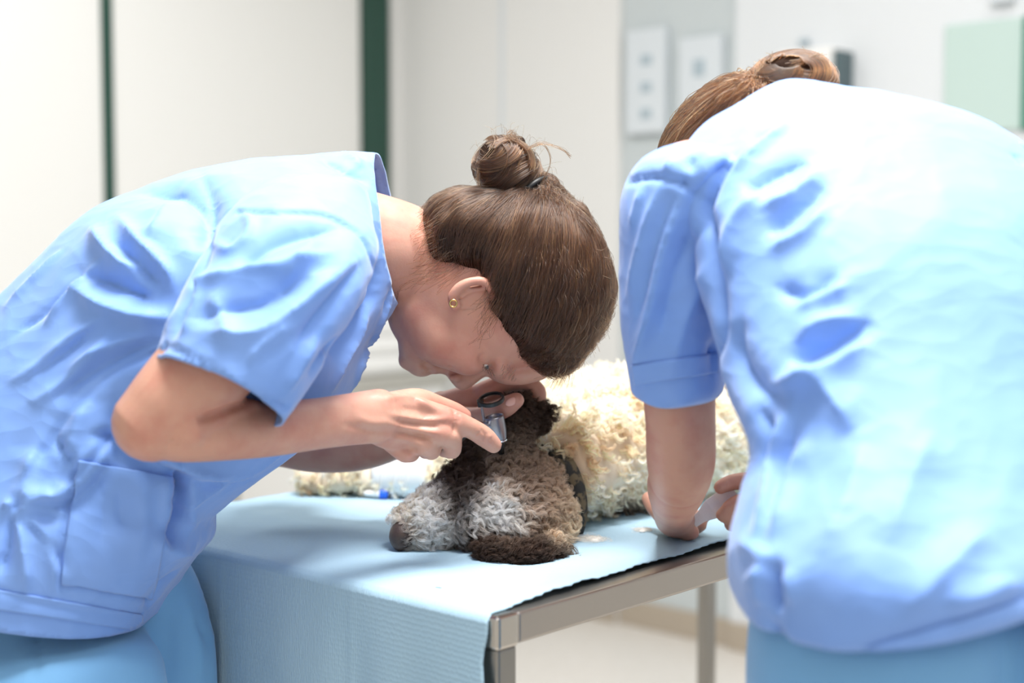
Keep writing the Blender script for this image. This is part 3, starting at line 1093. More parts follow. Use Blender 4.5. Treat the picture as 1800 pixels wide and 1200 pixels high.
def make_body1():
    # ---- head and neck (face down, crown to the right)
    YH = 1.615
    head = sil([
        (716, 430, 728, 612, YH, .050), (738, 402, 744, 632, YH, .060), (770, 385, 775, 636, YH, .068), (815, 378, 818, 640, YH, .072),
        (860, 368, 862, 650, YH, .074), (905, 362, 905, 652, YH, .075), (950, 368, 950, 640, YH, .074),
        (990, 385, 988, 618, YH, .068), (1025, 425, 1022, 580, YH, .054), (1045, 470, 1042, 535, YH, .03)], n=48, sub=5, e=0.95, cap=(.6, .8))
    jaw = limb([(733, 585, YH, .022), (733, 615, YH, .021), (740, 634, YH, .019)], [1.3, 1.2, 1.1])
    pcs = [head, jaw,
           limb([(660, 440, 1.60, .062), (705, 452, 1.605, .058), (760, 465, YH, .058), (830, 480, YH, .06)], [1.0, 1.0, 1.0, 1.0], n=32),
           limb([(570, 425, 1.575, .070), (640, 432, 1.59, .062), (690, 440, 1.60, .058)], 1.1, n=32),
           # jaw corner, cheek, chin, lips, nose, brow
           limb([(737, 560, 1.590, .025), (736, 600, 1.597, .023), (732, 628, YH, .017)], 1.0),
           limb([(750, 545, 1.585, .036), (780, 590, 1.583, .036), (825, 618, 1.580, .028)], 0.95),
           limb([(737, 560, 1.640, .025), (736, 600, 1.633, .023), (732, 628, YH, .017)], 1.0),
           pball(720, 632, YH, .0135, .0125, .017),
           pball(747, 643, YH, .0075, .0075, .018), pball(766, 645, YH, .0075, .0085, .017), pball(782, 646, YH, .009, .008, .013),
           limb([(800, 640, YH, .015), (807, 662, YH, .012), (811, 672, YH, .0095)], .85),
           limb([(858, 642, YH, .010), (838, 655, YH, .0095), (822, 667, YH, .0098), (812, 674, YH, .0092)], .8),
           pball(800, 663, YH - .011, .008, .006, .006), pball(800, 663, YH + .011, .008, .006, .006),
           limb([(882, 636, 1.574, .009), (880, 646, 1.582, .010), (876, 655, YH, .0105), (878, 648, 1.65, .012)], 1.0),
           limb([(868, 655, YH, .008), (885, 657, YH, .012), (915, 652, YH, .016), (945, 645, YH, .016)], 1.6),
           # ear
           ]
    V, Q = remesh(pcs, 0.0020, 8)
    ear = remesh([limb([(800, 536, 1.538, .0065), (796, 522, 1.535, .006), (806, 506, 1.532, .0055), (824, 496, 1.531, .005), (848, 494, 1.533, .005), (864, 506, 1.536, .0048), (868, 524, 1.541, .005)], 1.0, n=14),
                  limb([(806, 530, 1.543, .006), (822, 516, 1.542, .008), (846, 512, 1.543, .010)], .5, n=14),
                  limb([(812, 520, 1.537, .003), (828, 510, 1.536, .003), (850, 508, 1.538, .003)], 1.0, n=12),
                  limb([(800, 536, 1.545, .006), (830, 522, 1.552, .018), (860, 515, 1.552, .014)], .7, n=14)], 0.0014, 4)
    xx, yy = PX(V)
    V = smooth(V, Q, 30, .5, fixed=~((yy < 628) & (yy > 420) & (xx > 690) & (xx < 840) & (V[:, 1] < YH - .012)))
    V = sculpt(V, Q, [
        ([(738, 640), (750, 645), (760, 652)], .003, -.0035), ([(756, 632), (748, 640), (744, 648)], .004, -.002),
        ([(850, 618), (846, 636), (858, 645)], .008, -.005),
        ([(842, 628), (852, 640), (862, 648)], .0026, -.0026),
        ([(790, 640), (796, 652), (797, 662)], .0035, -.003),
        ([(795, 612), (785, 630), (770, 640)], .006, -.0012)])
    V = smooth(V, Q, 1, .3)
    # ---- right arm and hand
    arm = limb([(545, 440, 1.455, .040), (480, 510, 1.365, .046), (390, 615, 1.32, .046), (312, 700, 1.305, .0425), (268, 742, 1.30, .037)], n=28)
    elbow = pball(246, 742, 1.305, .020, .026, .026, -30)
    fore = limb([(262, 748, 1.302, .0285), (320, 755, 1.307, .030), (400, 755, 1.328, .0288), (480, 753, 1.36, .0268), (560, 744, 1.395, .0255), (630, 735, 1.43, .0268), (668, 731, 1.445, .0282)], [1, 1.1, 1.1, 1.0, .95, .85, .75], n=28)
    flesh = limb([(330, 742, 1.303, .030), (400, 728, 1.32, .018), (440, 722, 1.335, .012)], 1.2)
    hnd = [
        # palm / back of the hand
        limb([(660, 733, 1.447, .0270), (695, 742, 1.46, .0300), (735, 748, 1.475, .0290), (770, 752, 1.485, .0235)], [.75, .62, .58, .55], n=24),
        # index finger along the otoscope
        hand_piece([(735, 720, 1.468), (788, 738, 1.478), (826, 752, 1.492), (852, 768, 1.505), (868, 782, 1.512)], [.0135, .0135, .0112, .0112, .0092]),
        # middle finger, knuckle and curl
        hand_piece([(730, 745, 1.467), (776, 762, 1.470), (794, 772, 1.480), (794, 790, 1.496), (780, 790, 1.51)], [.0135, .0128, .0108, .0104, .0088]),
        # ring finger, little finger, tucked in
        hand_piece([(715, 765, 1.468), (748, 782, 1.470), (758, 792, 1.484), (748, 792, 1.50)], [.0130, .0125, .0105, .0095]),
        hand_piece([(690, 775, 1.468), (716, 796, 1.472), (722, 797, 1.487), (714, 792, 1.50)], [.0125, .0115, .0098, .0088]),
        # thumb on the far side, tip over the index finger
        hand_piece([(690, 715, 1.475), (735, 705, 1.495), (775, 715, 1.512), (800, 724, 1.522), (816, 731, 1.526)], [.0165, .0140, .0112, .0105, .0085]),
    ]
    A, B = remesh([arm, elbow, fore, flesh] + hnd, 0.0018, 4)
    A = sculpt(A, B, [
        ([(345, 742), (385, 725), (430, 708)], .004, -.004), ([(300, 770), (318, 776)], .006, .0015),
        # tendons, knuckles and creases
        ([(685, 728), (740, 738), (790, 736)], .0034, .0030), ([(680, 745), (735, 755), (772, 762)], .0034, .0028),
        ([(680, 765), (722, 774), (748, 784)], .0034, .0024), ([(675, 700), (720, 698), (770, 720)], .004, .0026),
        ([(700, 740), (775, 750)], .0034, -.0026), ([(695, 758), (758, 772)], .0034, -.0024), ([(700, 715), (770, 728)], .005, -.0022),
        ([(700, 785), (735, 792)], .004, -.0020),
        ([(655, 690), (672, 702), (690, 704)], .007, .0012), ([(625, 730), (650, 742), (690, 742)], .005, .0022), ([(600, 745), (650, 757), (690, 760)], .004, -.0016),
        ([(843, 753), (853, 764), (850, 778)], .0022, -.0014), ([(836, 756), (844, 768)], .0020, -.0012), ([(858, 760), (862, 774)], .004, .0010),
        ([(797, 715), (801, 740), (797, 765)], .0032, -.0030), ([(806, 722), (808, 745)], .0020, -.0012)], soft=True)
    # ---- left arm and hand, behind
    arm2 = limb([(570, 440, 1.66, .045), (540, 560, 1.745, .048), (510, 700, 1.75, .042), (490, 768, 1.745, .036)], n=24)
    fore2 = limb([(490, 772, 1.745, .033), (560, 785, 1.735, .032), (640, 782, 1.715, .030), (720, 755, 1.70, .027), (780, 722, 1.69, .025)], [1, 1, 1, .95, .85], n=24)
    h2 = [
        limb([(775, 728, 1.69, .0250), (805, 720, 1.685, .0265), (838, 708, 1.68, .0235), (865, 696, 1.678, .0170)], [.8, .62, .55, .5], n=24),
        # thumb, nail side to the viewer
        hand_piece([(800, 735, 1.668), (838, 735, 1.648), (868, 725, 1.632), (890, 714, 1.618), (908, 703, 1.611)], [.0150, .0138, .0120, .0122, .0095]),
        # index over the ear, middle, ring and little finger behind it
        hand_piece([(850, 688, 1.675), (890, 673, 1.668), (924, 672, 1.664), (945, 688, 1.662), (948, 708, 1.660)], [.0125, .0118, .0112, .0105, .0090]),
        hand_piece([(852, 692, 1.690), (895, 680, 1.690), (930, 690, 1.690), (944, 712, 1.684), (938, 732, 1.678)], [.0125, .0115, .0108, .0100, .0088]),
        hand_piece([(848, 700, 1.702), (888, 694, 1.706), (920, 706, 1.704), (930, 728, 1.698), (924, 742, 1.690)], [.0120, .0110, .0104, .0096, .0086]),
        hand_piece([(840, 712, 1.710), (872, 712, 1.716), (896, 724, 1.714), (902, 740, 1.708)], [.0110, .0100, .0092, .0082]),
    ]
    A2, B2 = remesh([arm2, fore2] + h2, 0.0023, 4)
    # ---- one skin mesh
    parts = [(V, Q), ear, (A, B), (A2, B2)]
    VV, QQ, k = [], [], 0
    for v, q in parts:
        VV.append(v); QQ.append(q + k); k += len(v)
    body = obj('body', np.vstack(VV), np.vstack(QQ), M['skin'], p1)
    # small things of the face and hands
    hb = cast(bvh(V, Q), 853, 643)
    ec = hb + np.array([0, .0020, 0])
    c4, s4 = math.cos(.75), math.sin(.75)
    vv, ff = ball(ec, np.array([c4, 0, -s4]) * .0052, np.array([s4, 0, c4]) * .0030, np.array([0, .0036, 0]))
    obj('eye', vv, ff, M['eye'], p1)
    vv, ff = ball(ec + np.array([.0016, -.0016, -.0016]), np.array([c4, 0, -s4]) * .0022, np.array([s4, 0, c4]) * .0026, np.array([0, .0026, 0]))
    obj('iris', vv, ff, M['iris'], p1)
    # eyelashes and eyebrow as hairs
    P, C = [], []
    for _ in range(40):
        u = rng.random()
        a = hb + np.array([(u - .4) * .013, -.0025 * rng.random(), -(u - .4) * .009 + .001])
        b = a + np.array([.001 + .004 * rng.random(), -.002, -.006 - .003 * rng.random()])
        P.append([a, (a + b) / 2 + [0, 0, -.001], b])
    for _ in range(40):
        u = rng.random()
        a = W(884 + 24 * rng.random(), 640 + 24 * u, 1.566 + .04 * u ** 1.6) + rng.normal(0, .0006, 3)
        P.append([a, a + [-.001, -.001, -.003], a + [-.003, -.001, -.006]])
    strands('lashes_and_brow', np.array(P), .00016, np.tile(np.array(srgb(70, 50, 38)[:3]), (len(P), 1)), M['hair'], p1)
    # gold stud in the ear lobe
    th = np.linspace(0, 2 * math.pi, 14, endpoint=False)
    c = W(797, 533, 1.5305)
    vv, ff = limb3([c + np.array([math.cos(a) * .0038, -.002, math.sin(a) * .0038]) for a in np.append(th, th[0])], [.0011] * 15, n=8, sub=2)
    obj('earring', vv, ff, M['gold'], p1)
    # thumb nail of the left hand
    vv, ff = pball(899, 706, 1.6045, .0074, .0046, .0022, 30)
    obj('fingernail', vv, ff, M['nail'], p1)
    return V, Q

make_person1()
HEADV, HEADQ = make_body1()

# ------------------------------------------------------------------ hair of the first person
BROWN = np.array([srgb(60, 39, 27)[:3], srgb(46, 30, 22)[:3], srgb(78, 52, 33)[:3], srgb(34, 23, 18)[:3], srgb(104, 72, 44)[:3]])

def cols(n, pal, w, jit=0.12):
    c = pal[rng.choice(len(pal), n, p=np.array(w) / sum(w))]
    return np.clip(c * (1 + rng.normal(0, jit, (n, 1))), 0, 1)

def surface_flow(V, Q, roots, goals, k, lift, centre, wob=.0012):
    """strands combed over a surface from roots to goals"""
    tree = bvh(V, Q)
    n = len(roots)
    t = np.linspace(0, 1, k)
    P = roots[:, None] * (1 - t)[None, :, None] + goals[:, None] * t[None, :, None]
    D = P - centre
    D /= np.linalg.norm(D, axis=2, keepdims=True)
    out = np.empty_like(P)
    seeds = roots[rng.choice(n, max(8, n // 45))]
    cid = np.empty(n, int)
    for i in range(0, n, 500):
        cid[i:i + 500] = ((roots[i:i + 500, None] - seeds[None]) ** 2).sum(2).argmin(1)
    ph = rng.uniform(0, 6.28, (len(seeds), 3))[cid] + rng.normal(0, .35, (n, 3))
    fr = rng.uniform(2, 6, (len(seeds), 1))[cid] + rng.normal(0, .3, (n, 1))
    wob = wob * np.abs(rng.normal(1.6, .8, (len(seeds), 1)))[cid][:, :, None]
    lift = lift * rng.uniform(.4, 1.6, len(seeds))[cid]
    for i in range(n):
        for j in range(k):
            o = P[i, j] + D[i, j] * 0.25
            r = tree.ray_cast(Vector(o), Vector(-D[i, j]))
            ok_ = r[0] is not None and (np.array(r[0]) - P[i, j]) @ D[i, j] < .05 and np.linalg.norm(np.array(r[0]) - centre) < .128
            out[i, j] = np.array(r[0]) + np.array(r[1]) * lift[i] if ok_ else P[i, j]
    out += wob * np.sin(t[None, :, None] * fr[:, :, None] + ph[:, None, :]) * np.sin(math.pi * t)[None, :, None]
    return out

def make_hair1():
    YH = 1.615
    cap = sil([
        (742, 374, 738, 460, YH, .046), (765, 350, 768, 486, YH, .068), (800, 340, 805, 490, YH, .0785),
        (850, 336, 852, 520, YH, .0835), (885, 334, 872, 600, YH, .086), (930, 336, 915, 632, YH, .087), (965, 342, 955, 654, YH, .085),
        (1005, 362, 985, 655, YH, .080), (1042, 410, 1020, 625, YH, .068), (1064, 462, 1052, 575, YH, .048), (1071, 495, 1068, 530, YH, .02)], n=56, sub=6, e=0.82, cap=(.7, .6))
    tie = W(946, 338, YH - .01)
    mound = limb([(930, 380, YH, .035), (946, 345, YH - .005, .022)], 1.0, n=20)
    V, Q = remesh([cap, mound], 0.0035, 6)
    V = V + normals(V, Q) * (0.0016 * wnoise(V, 30, 61))[:, None]
    hr = obj('hair', V, Q, M['scalp'], p1)
    cen = W(900, 490, YH)
    # combed strands over the whole cap
    x, y = PX(V)
    cand = np.where((V[:, 1] < YH + .06))[0]
    roots = V[rng.choice(cand, 30000)]
    # more roots along the hairline of the temple, forehead and nape
    line = [(742, 470), (765, 490), (800, 497), (845, 500), (858, 540), (866, 580), (890, 605), (925, 622), (960, 650), (990, 650), (1020, 620), (1050, 575), (1068, 520), (1069, 480)]
    L2, _ = pline(line, 2.0)
    tree = bvh(V, Q)
    R2 = []
    for p in L2:
        for _ in range(9):
            h = cast(tree, p[0] + rng.normal(0, 5), p[1] + rng.normal(0, 6))
            if h is not None:
                R2.append(h)
    roots = np.vstack([roots, np.array(R2)])
    n = len(roots)
    goals = tie + rng.normal(0, 1, (n, 3)) * np.array([.007, .006, .005])
    CV, CQ = np.vstack([V, HEADV]), np.vstack([Q, HEADQ + len(V)])
    ct = bvh(CV, CQ)
    ok = []
    for i in range(n):                     # only roots that lie on the outside of the hair
        d_ = nrm(roots[i] - cen)
        r_ = ct.ray_cast(Vector(roots[i] + d_ * .2), Vector(-d_))
        ok.append(r_[0] is not None and r_[2] < len(Q) and (np.array(r_[0]) - roots[i]) @ d_ < .006)
    ok = np.array(ok)
    roots, goals = roots[ok], goals[ok]
    n = len(roots)
    roots = roots + (roots - goals) * (np.where(PX(roots)[0] < 810, .10, .09)[:, None] * rng.random((n, 1)) ** 1.9)
    P = surface_flow(CV, CQ, roots, goals, 14, rng.uniform(.0004, .0034, n) ** 1.0, cen, .0016)
    R = np.linspace(.00012, .00020, 14)[None] * rng.uniform(.7, 1.3, (n, 1))
    strands('combed_strands', P, R, cols(n, BROWN * .8, (5, 4, 3, 3, 1.2)), M['hair'], hr)
    # bun: locks wound round a lumpy core
    bc = W(897, 310, YH - .004)
    axis = nrm(W(880, 258, YH - .02) - W(940, 345, YH))
    side = nrm(np.cross(axis, [0, 1, 0]))
    fwd = np.cross(axis, side)
    core = [ball(bc, side * .030, fwd * .030, axis * .032), ball(bc + axis * .024 + side * .004, side * .020, fwd * .022, axis * .022),
            pball(905, 262, YH - .004, .014, .016, .014), pball(940, 335, YH - .008, .016, .012, .018), pball(870, 325, YH - .004, .018, .016, .02)]
    V2, Q2 = remesh(core, .003, 5)
    V2 = V2 + normals(V2, Q2) * (.0022 * wnoise(V2, 34, 71))[:, None]
    bun = obj('bun', V2, Q2, M['scalp'], hr)
    n, k = 2600, 26
    lock = rng.integers(0, 26, n)
    la = rng.uniform(0, 6.28, 26); lt = rng.uniform(-1, 1, 26); ltilt = rng.normal(0, .42, (26, 2)); lspan = rng.uniform(2.2, 4.2, 26); lr = rng.uniform(.94, 1.12, 26)
    u = np.linspace(0, 1, k)
    P = np.empty((n, k, 3))
    for i in range(n):
        L = lock[i]
        h0 = lt[L] * .85 + rng.normal(0, .10)
        ax = nrm(axis + side * ltilt[L, 0] + fwd * ltilt[L, 1])
        s1 = nrm(np.cross(ax, fwd)); f1 = np.cross(ax, s1)
        ang = la[L] + rng.normal(0, .12) + u * lspan[L]
        hh = np.clip(h0 + (u - .5) * .35, -1.05, 1.15)
        rad = (.031 * np.sqrt(np.clip(1 - (hh / 1.25) ** 2, .05, 1)) + .001) * lr[L] * (1 + rng.normal(0, .03))
        P[i] = bc + axis * .006 + ax * (hh * .036)[:, None] + s1 * (np.cos(ang) * rad)[:, None] + f1 * (np.sin(ang) * rad)[:, None]
    P += rng.normal(0, .0006, (n, 1, 3))
    strands('bun_strands', P, rng.uniform(.00025, .00040, (n, 1)), cols(n, BROWN * .8, (5, 3, 4, 2, 2.5)), M['hair'], bun)
    # black elastic round the foot of the bun
    c = W(938, 340, YH - .01)
    ax2 = nrm(W(915, 312, YH) - W(948, 348, YH - .012))
    s2 = nrm(np.cross(ax2, [0, 1, 0])); f2 = np.cross(ax2, s2)
    th = np.linspace(0, 2 * math.pi, 25)
    vv, ff = limb3([c + s2 * math.cos(a) * .022 + f2 * math.sin(a) * .022 for a in th], [.0036] * 25, n=10, sub=2)
    obj('hair_tie', vv, ff, M['rubber'], hr)
    # loops and loose ends
    fly = []
    def curve(pts, jit=.0006, m=1):
        for _ in range(m):
            q = catmull(np.array([W(a, b, c_) + rng.normal(0, jit, 3) for a, b, c_ in pts]), 8)
            s = np.linspace(0, len(q) - 1, 20)
            fly.append(np.stack([np.interp(s, np.arange(len(q)), q[:, j]) for j in range(3)], 1))
    y0 = YH - .03
    curve([(862, 372, y0), (842, 330, y0), (846, 290, y0), (880, 270, y0)], .0010, 26)
    curve([(925, 262, y0), (950, 252, y0), (985, 260, y0), (1003, 275, y0)], .0014, 16)
    curve([(925, 262, y0), (955, 255, y0), (968, 285, y0), (953, 320, y0)], .0008, 8)
    curve([(905, 250, y0), (893, 240, y0), (900, 232, y0), (912, 245, y0)], .0022, 30)
    curve([(955, 335, y0), (985, 330, y0)], .003, 8)
    for _ in range(60):
        a = rng.uniform(0, 6.28)
        px, py = 900 + 52 * math.cos(a), 305 - 58 * math.sin(a)
        dx, dy = math.cos(a) * rng.uniform(5, 26), -math.sin(a) * rng.uniform(5, 26)
        curve([(px, py, y0), (px + dx, py + dy - 6, y0), (px + dx * 1.4 + rng.normal(0, 8), py + dy * 1.4 + rng.normal(0, 8), y0)])
    # short hairs along the crown's outline and the fringe falling past the forehead
    for _ in range(170):
        u_ = rng.random()
        q, _t = pline([(960, 340), (1010, 362), (1050, 425), (1072, 495), (1060, 560), (1030, 610), (995, 645)], 2.0)
        px, py = q[int(u_ * (len(q) - 1))]
        d = nrm(np.array([px - 900, py - 490, 0]))
        L = rng.uniform(4, 22)
        Yr = YH + rng.normal(0, .03)
        curve([(px - 10 * d[0], py - 10 * d[1], Yr), (px + d[0] * L * .5 - 3, py + d[1] * L * .5 + 5, Yr), (px + d[0] * L - 4, py + d[1] * L + 12 * u_ + rng.normal(0, 5), Yr)])
    for _ in range(90):
        a = rng.normal(0, 9)
        Yr = YH - .02 + rng.normal(0, .02)
        curve([(995 + a, 630, Yr), (990 + a, 652, Yr), (978 + a * 1.3 + rng.normal(0, 6), 672 + rng.normal(0, 7), Yr)])
    # wisps on the neck and in front of the ear
    for _ in range(120):
        px, py = rng.uniform(735, 800), rng.uniform(400, 500)
        curve([(px + 30, py - 20, 1.545), (px, py, 1.540), (px - rng.uniform(10, 40), py + rng.uniform(0, 25), 1.548)], .002)
    for _ in range(60):
        px, py = rng.uniform(850, 872), rng.uniform(515, 590)
        curve([(px + 14, py - 30, 1.527), (px - 4, py, 1.530), (px - rng.uniform(4, 26), py + rng.uniform(8, 30), 1.538)], .0015)
    curve([(790, 476, 1.535), (735, 490, 1.538), (705, 505, 1.545), (697, 530, 1.555)], .0012, 5)
    curve([(760, 385, 1.56), (735, 400, 1.555), (732, 450, 1.55), (728, 480, 1.555)], .0015, 6)
    curve([(760, 372, 1.585), (725, 372, 1.58), (705, 374, 1.58)], .003, 3)
    P = np.array(fly)
    strands('loose_hairs', P, .00012, cols(len(P), BROWN * .8, (4, 2, 4, 1, 4)), M['hair'], hr)

make_hair1()

# ------------------------------------------------------------------ second person: seen from behind, bent over the table
p2 = thing('person', 'person in blue scrubs seen from behind with elbow on the table', 'person', (0.36, 1.14, 0.0))

P2_FOLDS = [
    ([(1250, 660), (1262, 560), (1250, 430), (1235, 360), (1290, 270), (1360, 225)], .012, -.014),
    ([(1225, 330), (1265, 290), (1330, 240)], .010, .008),
    ([(1285, 300), (1330, 260), (1380, 215)], .009, .008),
    ([(1310, 345), (1360, 310), (1420, 280)], .010, -.008),
    ([(1340, 370), (1400, 340), (1440, 300)], .009, .009),
    ([(1270, 480), (1290, 400), (1340, 330)], .016, .010),
    ([(1350, 410), (1400, 375), (1450, 330)], .010, -.008),
    ([(1350, 440), (1410, 410), (1455, 360)], .008, .007),
    ([(1300, 560), (1290, 620), (1330, 680), (1400, 700)], .018, -.012),
    ([(1400, 600), (1440, 570), (1520, 560)], .010, .008),
    ([(1390, 640), (1460, 610), (1530, 560)], .012, -.010),
    ([(1370, 690), (1440, 660), (1530, 600)], .012, .010),
    ([(1360, 500), (1420, 520), (1470, 480)], .010, -.007),
    ([(1400, 540), (1450, 520), (1490, 500)], .010, .007),
    ([(1340, 680), (1420, 670), (1460, 700), (1500, 760)], .014, .012),
    ([(1330, 720), (1350, 760), (1345, 830)], .010, -.010),
    ([(1380, 720), (1360, 790), (1350, 880), (1330, 950)], .010, .009),
    ([(1420, 770), (1390, 850), (1360, 950)], .012, .008),
    ([(1400, 740), (1375, 830), (1350, 930)], .008, -.007),
    ([(1300, 950), (1340, 975), (1365, 985)], .008, .008),
    ([(1365, 990), (1364, 1040), (1362, 1075)], .006, -.014),
    ([(1350, 1090), (1372, 1130), (1388, 1170)], .006, -.012),
    ([(1345, 1000), (1335, 1060)], .009, .008), ([(1385, 1000), (1400, 1060)], .010, .007),
    ([(1310, 1030), (1330, 1010), (1355, 1000)], .007, .006),
    ([(1740, 930), (1660, 1010), (1590, 1080)], .014, .008),
    ([(1790, 1020), (1720, 1050), (1660, 1060)], .014, .008),
    ([(1640, 760), (1600, 850), (1560, 960)], .022, .006), ([(1520, 780), (1490, 880), (1440, 980)], .020, .006),
    # hem stitching, sleeve seam and sleeve creases
    ([(1480, 1150), (1600, 1115), (1800, 1050)], .004, -.003, 'groove'),
    ([(1104, 318), (1150, 312), (1200, 322)], .0035, -.004, 'groove'), ([(1200, 322), (1235, 355)], .0035, -.003, 'groove'),
    ([(1160, 330), (1130, 420), (1105, 520)], .007, .006), ([(1200, 340), (1165, 440), (1140, 560), (1110, 660)], .008, .008),
    ([(1185, 340), (1150, 440), (1120, 560)], .007, -.006), ([(1130, 330), (1110, 400)], .006, .005),
    ([(1235, 380), (1190, 480), (1160, 600)], .010, -.006), ([(1240, 470), (1205, 560), (1180, 650)], .012, .006),
    ([(1215, 300), (1213, 275)], .006, -.006), ([(1170, 300), (1180, 280)], .006, .004),
    ([(1782, 268), (1800, 290)], .005, -.004),
]

def make_person2():
    torso = sil([
        (1322, 1290, 2060, 1180, 1.14, .150), (1308, 1180, 2060, 1100, 1.14, .150), (1294, 1070, 2050, 1030, 1.14, .148),
        (1287, 965, 2020, 950, 1.14, .142), (1305, 875, 1975, 870, 1.16, .130), (1322, 800, 1940, 790, 1.185, .122),
        (1288, 700, 1930, 690, 1.22, .120), (1262, 600, 1930, 590, 1.255, .122),
        (1238, 480, 1920, 470, 1.29, .120), (1215, 390, 1890, 370, 1.315, .110), (1195, 305, 1830, 290, 1.345, .095),
        (1240, 222, 1730, 218, 1.375, .075), (1310, 182, 1620, 182, 1.395, .058), (1345, 160, 1510, 166, 1.405, .045), (1372, 148, 1440, 152, 1.412, .034)], n=64, sub=6, e=0.9, cap=(.05, .3))
    slv = sil([
        (1190, 265, 1330, 320, 1.355, .075), (1130, 290, 1285, 350, 1.355, .070), (1098, 345, 1262, 410, 1.36, .062), (1091, 450, 1262, 480, 1.365, .058),
        (1093, 560, 1263, 570, 1.37, .056), (1108, 650, 1262, 640, 1.375, .055), (1120, 715, 1260, 690, 1.378, .054)], n=40, sub=6, cap=(.5, .05))
    slv2 = sil([
        (1740, 250, 1860, 330, 1.36, .070), (1760, 330, 1900, 370, 1.37, .066), (1750, 480, 1920, 500, 1.385, .060), (1740, 640, 1900, 650, 1.39, .056), (1738, 690, 1890, 700, 1.39, .056)], n=40, sub=6, cap=(.5, .05))
    V, Q = remesh([torso], .0038, 8)
    V1, Q1 = remesh([slv], .0036, 8)
    V2, Q2 = remesh([slv2], .0045, 6)
    V1, Q1 = cut(V1, Q1, W(1188, 682, 1.376), nrm(W(1176, 690, 1.376) - W(1180, 560, 1.37) + np.array([0.004, 0.02, 0])), .4)
    V2, Q2 = cut(V2, Q2, W(1818, 685, 1.39), nrm(W(1818, 700, 1.39) - W(1822, 560, 1.386)), .4)
    a, b = W(1475, 1182, 1.0), W(1800, 1085, 1.0)
    nn = np.cross(b - a, [0, 1, 0.25])
    nn = nn if nn[2] < 0 else -nn
    V, Q = cut(V, Q, (a + b) / 2, nrm(nn), .55)
    V, Q = np.vstack([V, V1, V2]), np.vstack([Q, Q1 + len(V), Q2 + len(V) + len(V1)])
    V = smooth(V, Q, 1, .3)
    K = V @ np.array([[1, 0, -.5], [0, .5, 0], [.6, 0, 1]])
    x, y = PX(V)
    calm = np.where(x < 1500, 1.0, np.clip(1 - (x - 1500) / 140, .45, 1))
    V = V + normals(V, Q) * (calm * (.35 * crumple(K, 4.5, 41) + creases(stretch(V, (.5, 0, .85), .38), .08, .0052, 43) + creases(stretch(V, (.6, 0, .6), .5), .038, .0018, 44)))[:, None]
    V = sculpt(V, Q, [(f[0], f[1], f[2] * 1.3) + tuple(f[3:]) for f in P2_FOLDS])
    V = even_edges(smooth(V, Q, 1, .25), Q)
    top = obj('scrub_top', V, Q, M['scrub'], p2)
    m = top.modifiers.new('thick', 'SOLIDIFY')
    m.thickness = .0022
    m.offset = -1
    patch('bottom_hem', V, Q, [(1380, 1183), (1800, 1052), (1800, 1082), (1380, 1214)], M['scrub'], p2, .0012, 60, 8)
    patch('sleeve_hem', V, Q, [(1110, 640), (1262, 618), (1262, 656), (1116, 678)], M['scrub'], p2, .0012, 44, 8)
    # trousers and shoes
    l1 = sil([(1325, 1080, 1760, 1080, 1.14, .12), (1318, 1220, 1740, 1220, 1.14, .125), (1330, 1500, 1700, 1500, 1.14, .10), (1380, 2200, 1680, 2200, 1.14, .08), (1390, 3150, 1670, 3150, 1.14, .08)], n=40, e=.95, cap=(.3, .05))
    l2 = sil([(1660, 1060, 2050, 1060, 1.14, .12), (1670, 1220, 2060, 1220, 1.14, .125), (1720, 1500, 2040, 1500, 1.14, .10), (1730, 2200, 2010, 2200, 1.14, .08), (1740, 3150, 2000, 3150, 1.14, .08)], n=40, e=.95, cap=(.3, .05))
    V, Q = remesh([l1, l2], .007, 6)
    K = V @ np.array([[1, 0, 0], [0, 1, 0], [0, 0, .3]])
    V = V + normals(V, Q) * (.003 * wnoise(K, 7, 51) + .003 * (1 - np.abs(wnoise(K, 5, 52))))[:, None]
    V[:, 2] = np.maximum(V[:, 2], .03)
    obj('trousers', V, Q, M['trouser'], p2)
    for px in (1530, 1870):
        q = np.array([(px - 900) / F * 1.14, 1.14, 0])
        V, Q = remesh([limb3([q + [0, -.09, .05], q + [0, 0, .052], q + [0, .09, .045], q + [0, .14, .04]], [.045, .05, .046, .038], 1.0, up=(0, 0, 1))], .006, 3)
        V[:, 2] = np.maximum(V[:, 2], 0)
        obj('shoe', V, Q, M['white'], p2)

